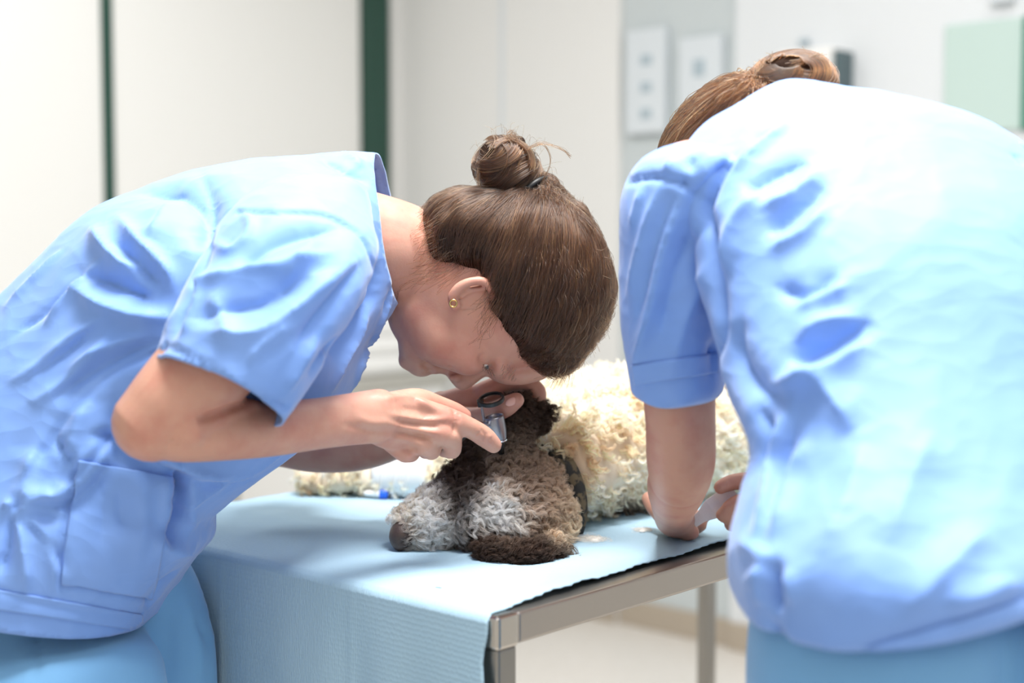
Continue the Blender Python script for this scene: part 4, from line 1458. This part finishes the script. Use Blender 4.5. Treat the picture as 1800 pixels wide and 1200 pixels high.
def make_body2():
    YN = 1.50
    head = limb([(1420, 245, 1.43, .045), (1380, 245, 1.48, .050), (1320, 270, 1.53, .074), (1280, 300, 1.55, .078), (1230, 360, 1.56, .066)], 1.0, n=32)
    head = join([head, limb([(1205, 372, 1.552, .014), (1188, 396, 1.553, .013), (1182, 404, 1.553, .010)], .8, n=14),
                 pball(1215, 345, 1.55, .022, .016, .05), pball(1262, 430, 1.545, .026, .026, .036), pball(1228, 420, 1.55, .012, .012, .022),
                 limb([(1300, 345, 1.470, .006), (1288, 326, 1.466, .006), (1268, 326, 1.466, .006), (1262, 344, 1.470, .006)], 1.0, n=12), pball(1282, 340, 1.474, .013, .012, .007)])
    V, Q = remesh([head, limb([(1450, 290, 1.38, .06), (1420, 250, 1.42, .05)], 1.0)], .004, 5)
    arm = limb([(1215, 330, 1.365, .046), (1190, 480, 1.37, .041), (1192, 640, 1.376, .0365), (1196, 740, 1.385, .0345), (1197, 805, 1.405, .0345), (1196, 838, 1.43, .0315)], n=28)
    fore = limb([(1196, 832, 1.44, .0305), (1190, 853, 1.48, .0315), (1186, 878, 1.54, .027), (1184, 898, 1.60, .0235), (1186, 908, 1.625, .0225)], 1.0, up=(1, 0, 0), n=26)
    # left hand: resting on its little-finger side, fingers curled
    hl = [limb([(1183, 908, 1.615, .0225), (1190, 917, 1.645, .0240), (1200, 917, 1.675, .0200)], [.8, .8, .8], up=(0, 0, 1), n=20),
          hand_piece([(1196, 930, 1.655), (1208, 936, 1.640), (1218, 936, 1.632)], [.0100, .0098, .0085]),
          hand_piece([(1195, 922, 1.68), (1222, 926, 1.668), (1232, 922, 1.655)], [.0100, .0095, .0082]),
          hand_piece([(1200, 905, 1.68), (1228, 910, 1.675), (1240, 905, 1.66)], [.0100, .0095, .0082]),
          hand_piece([(1165, 905, 1.66), (1150, 890, 1.68), (1140, 876, 1.69)], [.0120, .0105, .0090])]
    A, B = remesh([arm, fore] + hl, .0024, 4)
    # right arm reaching round in front, its hand coming out past the tunic
    arm2 = limb([(1795, 400, 1.365, .036), (1822, 520, 1.385, .038), (1810, 700, 1.40, .036), (1770, 820, 1.43, .034)], n=24)
    fore2 = limb([(1770, 825, 1.43, .032), (1640, 850, 1.49, .032), (1500, 870, 1.56, .028), (1400, 868, 1.61, .0235)], 1.0, n=24)
    hr_ = [limb([(1405, 868, 1.61, .0235), (1370, 866, 1.625, .026), (1340, 862, 1.635, .022)], .75, n=20),
           hand_piece([(1345, 850, 1.635), (1312, 845, 1.63), (1285, 848, 1.625), (1266, 856, 1.62)], [.0110, .0104, .0098, .0085]),
           hand_piece([(1345, 872, 1.63), (1315, 878, 1.615), (1292, 886, 1.61), (1280, 892, 1.61)], [.0110, .0104, .0098, .0085]),
           hand_piece([(1345, 888, 1.63), (1320, 902, 1.615), (1290, 908, 1.612), (1270, 905, 1.612)], [.0110, .0104, .0098, .0086]),
           hand_piece([(1345, 900, 1.63), (1325, 916, 1.62), (1300, 924, 1.618), (1284, 922, 1.618)], [.0105, .0098, .0092, .0082])]
    A2, B2 = remesh([arm2, fore2] + hr_, .0026, 4)
    VV, QQ, k = [], [], 0
    for v, q in ((V, Q), (A, B), (A2, B2)):
        VV.append(v); QQ.append(q + k); k += len(v)
    obj('body', np.vstack(VV), np.vstack(QQ), M['skin'], p2)
    # hair, combed to a low bun
    cap = sil([(1150, 330, 1235, 470, 1.55, .060), (1162, 262, 1300, 420, 1.545, .082), (1190, 205, 1350, 380, 1.535, .088), (1235, 160, 1380, 330, 1.52, .085),
               (1285, 138, 1400, 280, 1.50, .074), (1322, 134, 1405, 235, 1.485, .058), (1350, 140, 1405, 210, 1.475, .035)], n=48, sub=6, e=.95, cap=(.6, .6))
    V, Q = remesh([cap], .004, 4)
    V = V + normals(V, Q) * (.001 * wnoise(V, 30, 81))[:, None]
    hr = obj('hair', V, Q, M['scalp'], p2)
    tie = W(1335, 152, 1.455)
    roots = V[rng.choice(len(V), 3800)]
    roots = roots[PX(roots)[0] < 1330]
    n = len(roots)
    GOLD = np.array([srgb(90, 56, 32)[:3], srgb(70, 43, 27)[:3], srgb(112, 73, 42)[:3], srgb(44, 28, 19)[:3]])
    P = surface_flow(V, Q, roots, tie + rng.normal(0, 1, (n, 3)) * np.array([.004, .010, .010]), 14, rng.uniform(.0004, .0028, n), W(1300, 270, 1.53), .0010)
    strands('combed_strands', P, rng.uniform(.00026, .00042, (n, 1)), cols(n, GOLD, (5, 4, 3, 2)), M['hair'], hr)
    bc = W(1392, 148, 1.455)
    ax = nrm(np.array([-.25, -.75, .60])); s = nrm(np.cross(ax, UP)); f = np.cross(ax, s)
    V2, Q2 = remesh([ball(bc, s * .038, f * .031, ax * .030), pball(1425, 145, 1.46, .018, .022, .02)], .003, 4)
    V2 = V2 + normals(V2, Q2) * (.0015 * wnoise(V2, 34, 82))[:, None]
    bun = obj('bun', V2, Q2, M['scalp'], hr)
    n, k = 2800, 22
    u = np.linspace(0, 1, k)
    P = np.empty((n, k, 3))
    a0 = rng.uniform(0, 6.28, 16); hh0 = np.linspace(-.95, 1.02, 16); sw = rng.uniform(.6, 1.4, 16)
    for i in range(n):
        L = rng.integers(0, 16)
        ang = a0[L] + rng.normal(0, .15) + u * 3.4
        hv = np.clip(hh0[L] + rng.normal(0, .10) + .35 * np.sin(ang * sw[L]), -1, 1)
        if L % 3 == 0:
            hv = np.clip(.15 + .9 * u + rng.normal(0, .06), -1, 1.04)
        rad = np.sqrt(np.clip(1 - (hv / 1.08) ** 2, .02, 1)) * (1.04 + rng.normal(0, .025))
        P[i] = bc + ax * (hv * .031)[:, None] + s * (np.cos(ang) * rad * .040)[:, None] + f * (np.sin(ang) * rad * .033)[:, None] + np.sin(u * 5 + a0[L])[:, None] * s * .003
    strands('bun_strands', P, rng.uniform(.00026, .00042, (n, 1)), cols(n, GOLD, (5, 4, 3, 4)), M['hair'], bun)
    fly = []
    for _ in range(26):
        q = catmull(np.array([W(1400 + rng.normal(0, 10), 112 + rng.normal(0, 5), 1.43), W(1420, 104 + rng.normal(0, 3), 1.43), W(1440 + rng.normal(0, 6), 98 + rng.normal(0, 4), 1.43)]), 5)
        fly.append(q)
    for _ in range(30):
        a = rng.uniform(.2, 3.0)
        px, py = 1392 + 66 * math.cos(a), 145 - 48 * math.sin(a)
        q = catmull(np.array([W(px - 8, py + 6, 1.44), W(px + rng.normal(0, 3), py - 3, 1.44), W(px + 8 * math.cos(a) + rng.normal(0, 6), py - 8 + rng.normal(0, 4), 1.44)]), 5)
        fly.append(q)
    strands('loose_hairs', np.array(fly), .0002, cols(len(fly), GOLD, (3, 2, 5, 1)), M['hair'], hr)

make_person2()
make_body2()

# ------------------------------------------------------------------ the dog
DOG = thing('dog', 'curly haired brown and cream dog lying on its side on the blue drape', 'dog', T(1080, 930))
ZD = ZT + 0.0035

def blend_zone(P, zones, default):
    """mean coat colour at a point from weighted colour patches"""
    x, y = PX(P)
    wsum = np.full(len(P), 0.08)
    col = np.tile(np.array(default) * 0.08, (len(P), 1))
    for (px, py, rx, ry, Y, c, s) in zones:
        q = ((x - px) / rx) ** 2 + ((y - py) / ry) ** 2 + ((P[:, 1] - Y) / (.11 if Y < 1.75 else .3)) ** 2
        w = s * np.exp(-q * 1.3)
        wsum += w
        col += w[:, None] * np.array(c)
    return col / wsum[:, None]

DK, MB, TP_, WH, CR, TAN = [np.array(srgb(*c)[:3]) for c in ((70, 52, 43), (152, 134, 119), (212, 193, 170), (246, 242, 238), (236, 222, 200), (206, 172, 132))]
ZONES = [
    (745, 915, 50, 55, 1.60, WH, 3.6), (720, 890, 30, 40, 1.60, TP_ * 1.15, 2.0), (712, 935, 14, 30, 1.58, DK, 2.5), (735, 935, 26, 16, 1.57, MB, 1.2),
    (800, 850, 34, 46, 1.62, DK, 10.0), (820, 790, 26, 30, 1.64, DK, 3.0), (860, 800, 26, 30, 1.62, MB, 2.5), (866, 898, 40, 28, 1.58, WH, 3.6),
    (900, 780, 36, 60, 1.62, MB * 1.1, 2.5), (905, 720, 40, 50, 1.64, DK, 5.0), (950, 735, 22, 26, 1.66, DK * .8, 6.0),
    (930, 850, 70, 60, 1.62, MB * 1.25, 2.2), (975, 870, 40, 70, 1.66, TP_, 1.8), (985, 930, 30, 50, 1.63, TP_ * .95, 2.0),
    (905, 988, 80, 22, 1.52, DK, 60.0), (835, 955, 50, 24, 1.57, DK, 7.0), (880, 950, 46, 24, 1.57, MB, 1.6),  # dark lower ear, dark brown lower jaw, mid-brown cheek
    (1080, 760, 110, 120, 1.9, CR, 4.0), (1250, 760, 150, 130, 2.1, CR, 4.0), (1010, 720, 60, 70, 1.9, CR * 1.02, 3.0),
    (1030, 800, 30, 30, 1.85, TAN, 5.0), (1090, 770, 34, 24, 1.85, TAN, 5.0), (1000, 780, 26, 40, 1.84, TAN, 5.0), (1120, 700, 24, 20, 1.88, TAN, 4.0),
    (1110, 890, 26, 16, 1.82, DK, 5.0), (640, 850, 110, 40, 1.95, CR, 4.0), (548, 858, 16, 16, 1.95, TAN * .8, 4.0), (600, 850, 20, 16, 1.95, TAN, 1.6),
]

BODYZ = [z for z in ZONES if z[4] > 1.75]
HEADZ = [z for z in ZONES if z[4] <= 1.75]

CN = nrm([.80, .60, .05])                # collar: axis, middle and radius
CU = nrm(np.cross([0, 0, 1.0], CN))
CW = np.cross(CN, CU)
CC0 = W(955, 876, 1.700)
RC = .0655

def off_collar(R):
    h = (R - CC0) @ CN
    return ~((np.abs(h) < .018) & (np.linalg.norm(R - CC0, axis=1) < .085) & (R[:, 2] < ZT + .095))

def make_dog():
    def zpt(px, py, Y, r):
        p = W(px, py, Y)
        p[2] = max(p[2], ZD + r)
        return p
    def dlimb(pts, flat=1.0, **kw):
        return limb3([zpt(p[0], p[1], p[2], p[3] * .9) for p in pts], [p[3] for p in pts], flat, **kw)
    Hd = [
        dlimb([(722, 934, 1.598, .024), (748, 925, 1.604, .030), (785, 910, 1.618, .035), (830, 902, 1.635, .042), (890, 900, 1.650, .048), (940, 897, 1.672, .049), (970, 892, 1.70, .050)], n=28, cap=(1.0, .25)),
        dlimb([(800, 858, 1.640, .020), (838, 850, 1.645, .026), (890, 862, 1.650, .034), (945, 875, 1.68, .036)], n=24),     # skull and brow
        dlimb([(850, 935, 1.605, .036), (910, 940, 1.610, .040), (958, 932, 1.638, .038), (972, 955, 1.625, .028)], n=24),     # cheek and throat
        dlimb([(850, 972, 1.543, .010), (885, 984, 1.530, .0110), (930, 986, 1.528, .0105), (972, 980, 1.548, .012)], 1.1, n=16),   # lower ear on the table
        dlimb([(890, 845, 1.630, .028), (902, 790, 1.632, .019), (906, 750, 1.636, .019), (912, 715, 1.642, .017), (914, 698, 1.648, .012)], [.8, .5, .45, .45, .5], n=20),   # lifted ear
        dlimb([(925, 735, 1.655, .014), (945, 732, 1.658, .0145), (956, 728, 1.660, .011)], 1.0, n=16),
        dlimb([(835, 790, 1.655, .018), (850, 770, 1.655, .016), (842, 775, 1.660, .014)], 1.0, n=16),                         # fringe beside the instrument
    ]
    V1, Q1 = remesh(Hd, .0032, 5)
    Bd = [
        limb3([(.055, 1.735, ZD + .075), (.11, 1.83, ZD + .080), (.20, 1.94, ZD + .083), (.31, 2.04, ZD + .082), (.42, 2.12, ZD + .080), (.50, 2.19, ZD + .07)],
              [.062, .084, .096, .094, .088, .070], [1.0] * 6, up=(0, 0, 1), n=32),
        limb3([(-.01, 1.95, ZD + .085), (.06, 1.97, ZD + .085), (.15, 2.0, ZD + .085)], [.05, .07, .08], n=28),
        # forelegs stretched out to the left
        limb3([(.02, 1.90, ZD + .045), (-.07, 1.93, ZD + .034), (-.16, 1.945, ZD + .029), (-.225, 1.95, ZD + .025), (-.262, 1.95, ZD + .024), (-.278, 1.95, ZD + .021)], [.045, .034, .028, .025, .026, .020], n=24),
        limb3([(.03, 2.0, ZD + .04), (-.06, 2.02, ZD + .03), (-.13, 2.02, ZD + .026)], [.04, .03, .026], n=20),
        # lower foreleg folded beneath the chest, hind legs
        limb3([(.13, 1.80, ZD + .03), (.145, 1.80, ZD + .018), (.175, 1.82, ZD + .018)], [.03, .018, .016], n=16),
        limb3([(.42, 2.08, ZD + .06), (.30, 2.20, ZD + .04), (.16, 2.24, ZD + .03)], [.06, .035, .026], n=20),
    ]
    V2, Q2 = remesh(Bd, .0055, 6)
    V2 = V2 + normals(V2, Q2) * (.004 * wnoise(V2, 22, 91))[:, None]
    VV = np.vstack([V1, V2])
    VV[:, 2] = np.maximum(VV[:, 2], ZD - .001)
    QQ = np.vstack([Q1, Q2 + len(V1)])
    body = obj('body', VV, QQ, M['dogbase'], DOG)
    ca = body.data.color_attributes.new('col', 'FLOAT_COLOR', 'POINT')
    cc = np.ones((len(VV), 4), np.float32)
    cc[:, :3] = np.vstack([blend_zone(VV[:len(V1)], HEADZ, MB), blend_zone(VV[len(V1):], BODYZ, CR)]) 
    ca.data.foreach_set('color', cc.ravel())
    # ---- nose leather
    vv, ff = remesh([pball(707, 940, 1.585, .0150, .0175, .019, -12), pball(703, 950, 1.58, .010, .012, .013)], .0018, 4)
    vv = sculpt(vv, ff, [([(704, 948), (712, 955), (716, 948)], .003, -.004)])
    obj('nose', vv, ff, M['nose'], DOG)
    # ---- fur: locks that wave and curl, each of many hairs
    def coat(V, Q, nlock, per, length, amp, turns, rad, k, flow, spread, name, keep=None, zones=ZONES):
        N = normals(V, Q)
        fa = np.linalg.norm(np.cross(V[Q[:, 2]] - V[Q[:, 0]], V[Q[:, 3]] - V[Q[:, 1]]), axis=1)
        fi = rng.choice(len(Q), nlock, p=fa / fa.sum())
        w = rng.dirichlet((1, 1, 1, 1), nlock)
        R = np.einsum('nk,nkj->nj', w, V[Q[fi]])
        n = nrm_rows(np.einsum('nk,nkj->nj', w, N[Q[fi]]))
        if keep is not None:
            m = keep(R)
            R, n = R[m], n[m]
        nl = len(R)
        fl = flow(R)
        tang = fl - n * (fl * n).sum(1, keepdims=True) + rng.normal(0, .35, (nl, 3))
        tang = nrm_rows(tang - n * (tang * n).sum(1, keepdims=True))
        bi = np.cross(n, tang)
        ll = length(R) * rng.uniform(.7, 1.25, nl)
        am = amp * rng.uniform(.6, 1.4, nl)
        tu = turns * rng.uniform(.7, 1.3, nl)
        ph = rng.uniform(0, 6.28, nl)
        t = np.linspace(0, 1, k)
        lift = (0.55 * np.sin(t * 1.75))                      # up, then laid over
        G = R[:, None] + (ll[:, None] * lift[None])[..., None] * n[:, None] + (ll[:, None] * (t ** 1.3)[None] * .85)[..., None] * tang[:, None]
        a = ph[:, None] + tu[:, None] * 6.283 * t[None]
        env = np.minimum(1, t * 3)[None]
        G += (am[:, None] * np.sin(a) * env)[..., None] * bi[:, None] + (am[:, None] * .7 * np.cos(a) * env)[..., None] * n[:, None]
        C = blend_zone(R, zones, CR if zones is BODYZ else MB)
        # hairs of each lock
        P = np.repeat(G, per, axis=0)
        m = len(P)
        off = rng.normal(0, spread, (m, 1, 3))
        P = P + off * (1 - .35 * t)[None, :, None] + rng.normal(0, spread * .25, (m, 1, 3)) * t[None, :, None]
        CC = np.repeat(C, per, axis=0) * 1.4 * rng.uniform(.7, 1.3, (m, 1)) * np.repeat(rng.uniform(.82, 1.18, (nl, 1)), per, axis=0)
        P[..., 2] = np.maximum(P[..., 2], ZD - .001)
        rr = rad * np.array([1, 1, 1, .95, .9, .85, .8, .7, .6, .5, .4, .3])[np.linspace(0, 11, k).astype(int)]
        o = strands(name, P, rr[None] * rng.uniform(.7, 1.3, (m, 1)), np.clip(CC, 0, .97), M['furs'], DOG)
        o['kind'] = 'stuff'
    def nrm_rows(v):
        return v / (np.linalg.norm(v, axis=1, keepdims=True) + 1e-9)
    def flow_head(R):
        x, y = PX(R)
        f = np.zeros((len(R), 3))
        f[:, 0] = .6
        f[:, 2] = np.where(y > 900, -.7, -.25)
        ear = (y < 800)
        f[ear] = (.35, -.1, -.9)
        return f
    def len_head(R):
        x, y = PX(R)
        L = np.full(len(R), .021)
        L[x < 790] = .014
        L[x < 730] = .009
        L[y < 815] = .012
        L[((R - CC0) @ CN > -.045) & (y > 790) & (y < 960)] = .009
        L[y > 962] = .012
        L[R[:, 1] < 1.55 ] = np.where(y[R[:, 1] < 1.55] > 945, .008, .012)
        return L
    def khead(R):
        x, y = PX(R)
        return ((R - CC0) @ CN < -.013) & ~((x < 708) & (y > 916)) & ~((x > 842) & (x < 893) & (y > 690) & (y < 790) & (R[:, 1] < 1.622))
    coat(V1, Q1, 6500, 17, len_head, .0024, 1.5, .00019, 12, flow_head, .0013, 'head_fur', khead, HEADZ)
    def flow_body(R):
        return np.tile(np.array([.5, .35, -.45]), (len(R), 1))
    coat(V2, Q2, 5200, 9, lambda R: np.where(PX(R)[0] < 740, .012, .019), .0032, 1.3, .0004, 10, flow_body, .0015, 'body_fur', off_collar, BODYZ)
    # ---- camouflage collar
    vv, ff = [], []
    nst = 56
    for i in range(nst):
        a_ = 2 * math.pi * i / nst
        rad_ = RC * (CU * math.cos(a_) + CW * math.sin(a_))
        for dw, dr in ((-.0125, 0), (-.0125, .003), (0, .004), (.0125, .003), (.0125, 0), (0, .0002)):
            vv.append(CC0 + rad_ * (1 + dr / RC) + CN * dw)
    for i in range(nst):
        for k in range(6):
            ff.append((i * 6 + k, ((i + 1) % nst) * 6 + k, ((i + 1) % nst) * 6 + (k + 1) % 6, i * 6 + (k + 1) % 6))
    vv = np.array(vv)
    vv[:, 2] = np.maximum(vv[:, 2], ZD)
    m = mat('camouflage_webbing', srgb(104, 90, 66), .8, noise=(80, srgb(34, 33, 30), .44, .52), bump=(900, .4, .001))
    obj('collar', vv, ff, m, DOG)

make_dog()

# bandage with catheter on the stretched foreleg
bd = thing('bandage', 'white bandage wrapped round the stretched foreleg of the dog', 'bandage', (-.17, 1.945, ZD))
pts = [np.array((-.115, 1.938, ZD + .031)), np.array((-.15, 1.943, ZD + .031)), np.array((-.185, 1.948, ZD + .029))]
vv, ff = limb3(pts, [.038, .036, .034], n=32, sub=6, cap=(.15, .15))
vv = np.array(vv)
vv += 0
vv[:, 2] = np.maximum(vv[:, 2], ZD - .0015)
obj('wrap', vv, ff, M['bandage'], bd)
for k in range(4):
    c = pts[0] * (1 - (k + .5) / 4) + pts[2] * ((k + .5) / 4)
    th = np.linspace(0, 2 * math.pi, 21)
    q = [c + np.array([.006 * math.sin(a), .0365 * math.cos(a), .0365 * math.sin(a)]) for a in th]
    v2, f2 = limb3(q, [.0016] * 21, 1.0, up=(1, 0, 0), n=8, sub=2)
    v2[:, 2] = np.maximum(v2[:, 2], ZD - .0015)
    obj('bandage_edge', v2, f2, M['bandage'], bd)
ct = thing('catheter', 'catheter hub with a bright blue cap at the edge of the bandage', 'catheter', T(665, 872))
c = T(672, 868, ZD + .006)
vv, ff = limb3([c + [-.022, 0, .001], c + [-.012, 0, .001], c + [-.004, 0, 0]], [.0035, .005, .0045], n=16)
obj('hub', vv, ff, M['white'], ct)
vv, ff = limb3([c + [-.003, 0, 0], c + [.006, 0, 0]], [.0062, .0062], n=18, cap=(.2, .3))
obj('cap', vv, ff, M['bluecap'], ct)

# ------------------------------------------------------------------ otoscope in the ear
def make_otoscope():
    t = thing('otoscope', 'otoscope with grey metal head and round black lens held into the dog ear', 'otoscope', W(876, 778, 1.615))
    Yo = 1.600
    a, b = W(868, 731, Yo), W(877, 774, Yo + .004)
    ax = nrm(b - a)
    L = np.linalg.norm(b - a)
    s = nrm(np.cross(ax, [0, 1, .25])); f = np.cross(ax, s)
    def lathe(prof, n=36):
        V, Fc = [], []
        for h, r in prof:
            for j in range(n):
                w = 2 * math.pi * j / n
                V.append(a + ax * h + (s * math.cos(w) + f * math.sin(w)) * r)
        for i in range(len(prof) - 1):
            for j in range(n):
                k = (j + 1) % n
                Fc.append((i * n + j, (i + 1) * n + j, (i + 1) * n + k, i * n + k))
        return V, Fc
    V, Fc = lathe([(L * .5, .0085), (.002, .0092), (0, .0100), (0, .0112), (.002, .0115), (L * .55, .0113), (L * .9, .0098), (L * .96, .0090)])
    obj('head', V, Fc, M['metal'], t)
    V, Fc = lathe([(L * .5, .0085), (L * .5, .0001)])
    obj('inner_disc', V, Fc, M['black'], t)
    V, Fc = lathe([(L * .955, .0088), (L * .96, .0102), (L * 1.03, .0102), (L * 1.05, .0080)])
    obj('collar_ring', V, Fc, M['chrome'], t)
    V, Fc = lathe([(L * 1.04, .0075), (L * 1.3, .0045), (L * 1.55, .0030), (L * 1.55, .0001)])
    obj('speculum', V, Fc, M['black'], t)
    # lens in a black ring on a swivel arm
    lc = W(864, 702, Yo - .004)
    up = nrm(np.array([-.20, -.42, 1.0]))
    sx = nrm(np.cross([0, 1, 0], up)); sy = np.cross(up, sx)
    R_ = .0142
    th = np.linspace(0, 2 * math.pi, 40, endpoint=False)
    V, Fc = [], []
    sec = [(R_ - .0022, -.0024), (R_ + .0006, -.0024), (R_ + .0006, .0024), (R_ - .0022, .0024)]
    for w in th:
        for r, h in sec:
            V.append(lc + (sx * math.cos(w) + sy * math.sin(w)) * r + up * h)
    n = len(th)
    for i in range(n):
        for k in range(4):
            Fc.append((i * 4 + k, ((i + 1) % n) * 4 + k, ((i + 1) % n) * 4 + (k + 1) % 4, i * 4 + (k + 1) % 4))
    ring = bevel(obj('lens_ring', V, Fc, M['black'], t, False), .0006, 2)
    vv, ff = ball(lc, sx * (R_ - .002), sy * (R_ - .002), up * .0014, 32, 8)
    obj('lens', vv, ff, M['glass'], t)
    hb = W(845, 708, Yo - .002)
    box('hinge', hb, nrm(sx) * .0038, nrm(sy) * .004, up * .0036, M['black'], t, .001)
    vv, ff = limb3([W(846, 712, Yo), W(851, 738, Yo + .001)], [.0016, .0016], n=12)
    obj('arm', vv, ff, M['metal'], t)
    # neck and handle, running back into the fist
    vv, ff = limb3([W(858, 752, Yo), W(838, 746, Yo - .03), W(824, 742, Yo - .05)], [.0055, .005, .0055], n=18)
    obj('neck', vv, ff, M['chrome'], t)
    vv, ff = limb3([W(826, 744, Yo - .048), W(812, 756, Yo - .072), W(796, 768, Yo - .088), W(770, 775, Yo - .095), W(735, 775, Yo - .10)], [.0085, .0095, .0100, .0095, .0085], n=22, cap=(.4, .5))
    obj('handle', vv, ff, M['black'], t)
make_otoscope()

# ------------------------------------------------------------------ small things on the drape
def folded_strip():
    c = W(1256, 893, 1.628)
    u = nrm(W(1290, 870, 1.63) - W(1225, 915, 1.625))
    n = nrm(np.array([.25, -.75, .6]))
    v = nrm(np.cross(n, u)); n = np.cross(u, v)
    V, Fc = [], []
    prof = [(-.030, 0.0), (-.018, .003), (-.004, .0045), (.008, .0015), (.018, .0035), (.030, .006)]
    for s_, h in prof:
        wdt = .006 + .0045 * (1 + math.tanh((s_ + .012) * 140)) / 2 * 1.6
        V += [c + u * s_ + n * h - v * wdt, c + u * s_ + n * h + v * wdt]
    for i in range(len(prof) - 1):
        Fc.append((2 * i, 2 * i + 1, 2 * i + 3, 2 * i + 2))
    o = obj('backing_strip', V, Fc, M['paper'], None, False)
    m = o.modifiers.new('thick', 'SOLIDIFY'); m.thickness = .0012
    m = o.modifiers.new('b', 'BEVEL'); m.width = .0004
    tag(o, 'white folded paper strip held between the fingers over the drape', 'paper strip')
folded_strip()

def fluff(px, py, r, label, seed, nst=240):
    q = T(px, py, ZT + .0045)
    rr = np.random.default_rng(seed)
    pc = [ball(q + np.array([rr.normal(0, r * .5), rr.normal(0, r * .5), r * .1]), np.array([r * .5, 0, 0]), np.array([0, r * .5, 0]), np.array([0, 0, r * .22]), 10, 6) for _ in range(4)]
    V, Fc = join(pc)
    V[:, 2] = np.maximum(V[:, 2], ZT + .0032)
    o = obj('fur_tuft', V, Fc, M['tuft'])
    k = 8
    t = np.linspace(0, 6.28 * .8, k)
    base = q + rr.normal(0, 1, (nst, 3)) * np.array([r * .7, r * .6, r * .12])
    rad = rr.uniform(.3, .7, (nst, 1)) * r
    a0 = rr.uniform(0, 6.28, (nst, 1))
    P = np.stack([base[:, :1] + rad * np.cos(t + a0), base[:, 1:2] + rad * np.sin(t + a0), base[:, 2:] + 0 * t + rr.uniform(0, r * .2, (nst, 1))], 2)
    P[..., 2] = np.maximum(P[..., 2], ZT + .0035)
    strands('wisps', P, .00016, np.tile(np.array(srgb(250, 247, 242)[:3]), (nst, 1)), M['furs'], o)
    tag(o, label, 'fur tuft')
fluff(1042, 950, .012, 'cream tuft of loose fur on the drape beside the dog head', 1)
fluff(1130, 932, .008, 'small wisp of cut fur on the drape near the resting hand', 2, 120)
fluff(771, 1030, .0022, 'tiny dark crumb of fur alone on the drape in front of the muzzle', 3, 10)
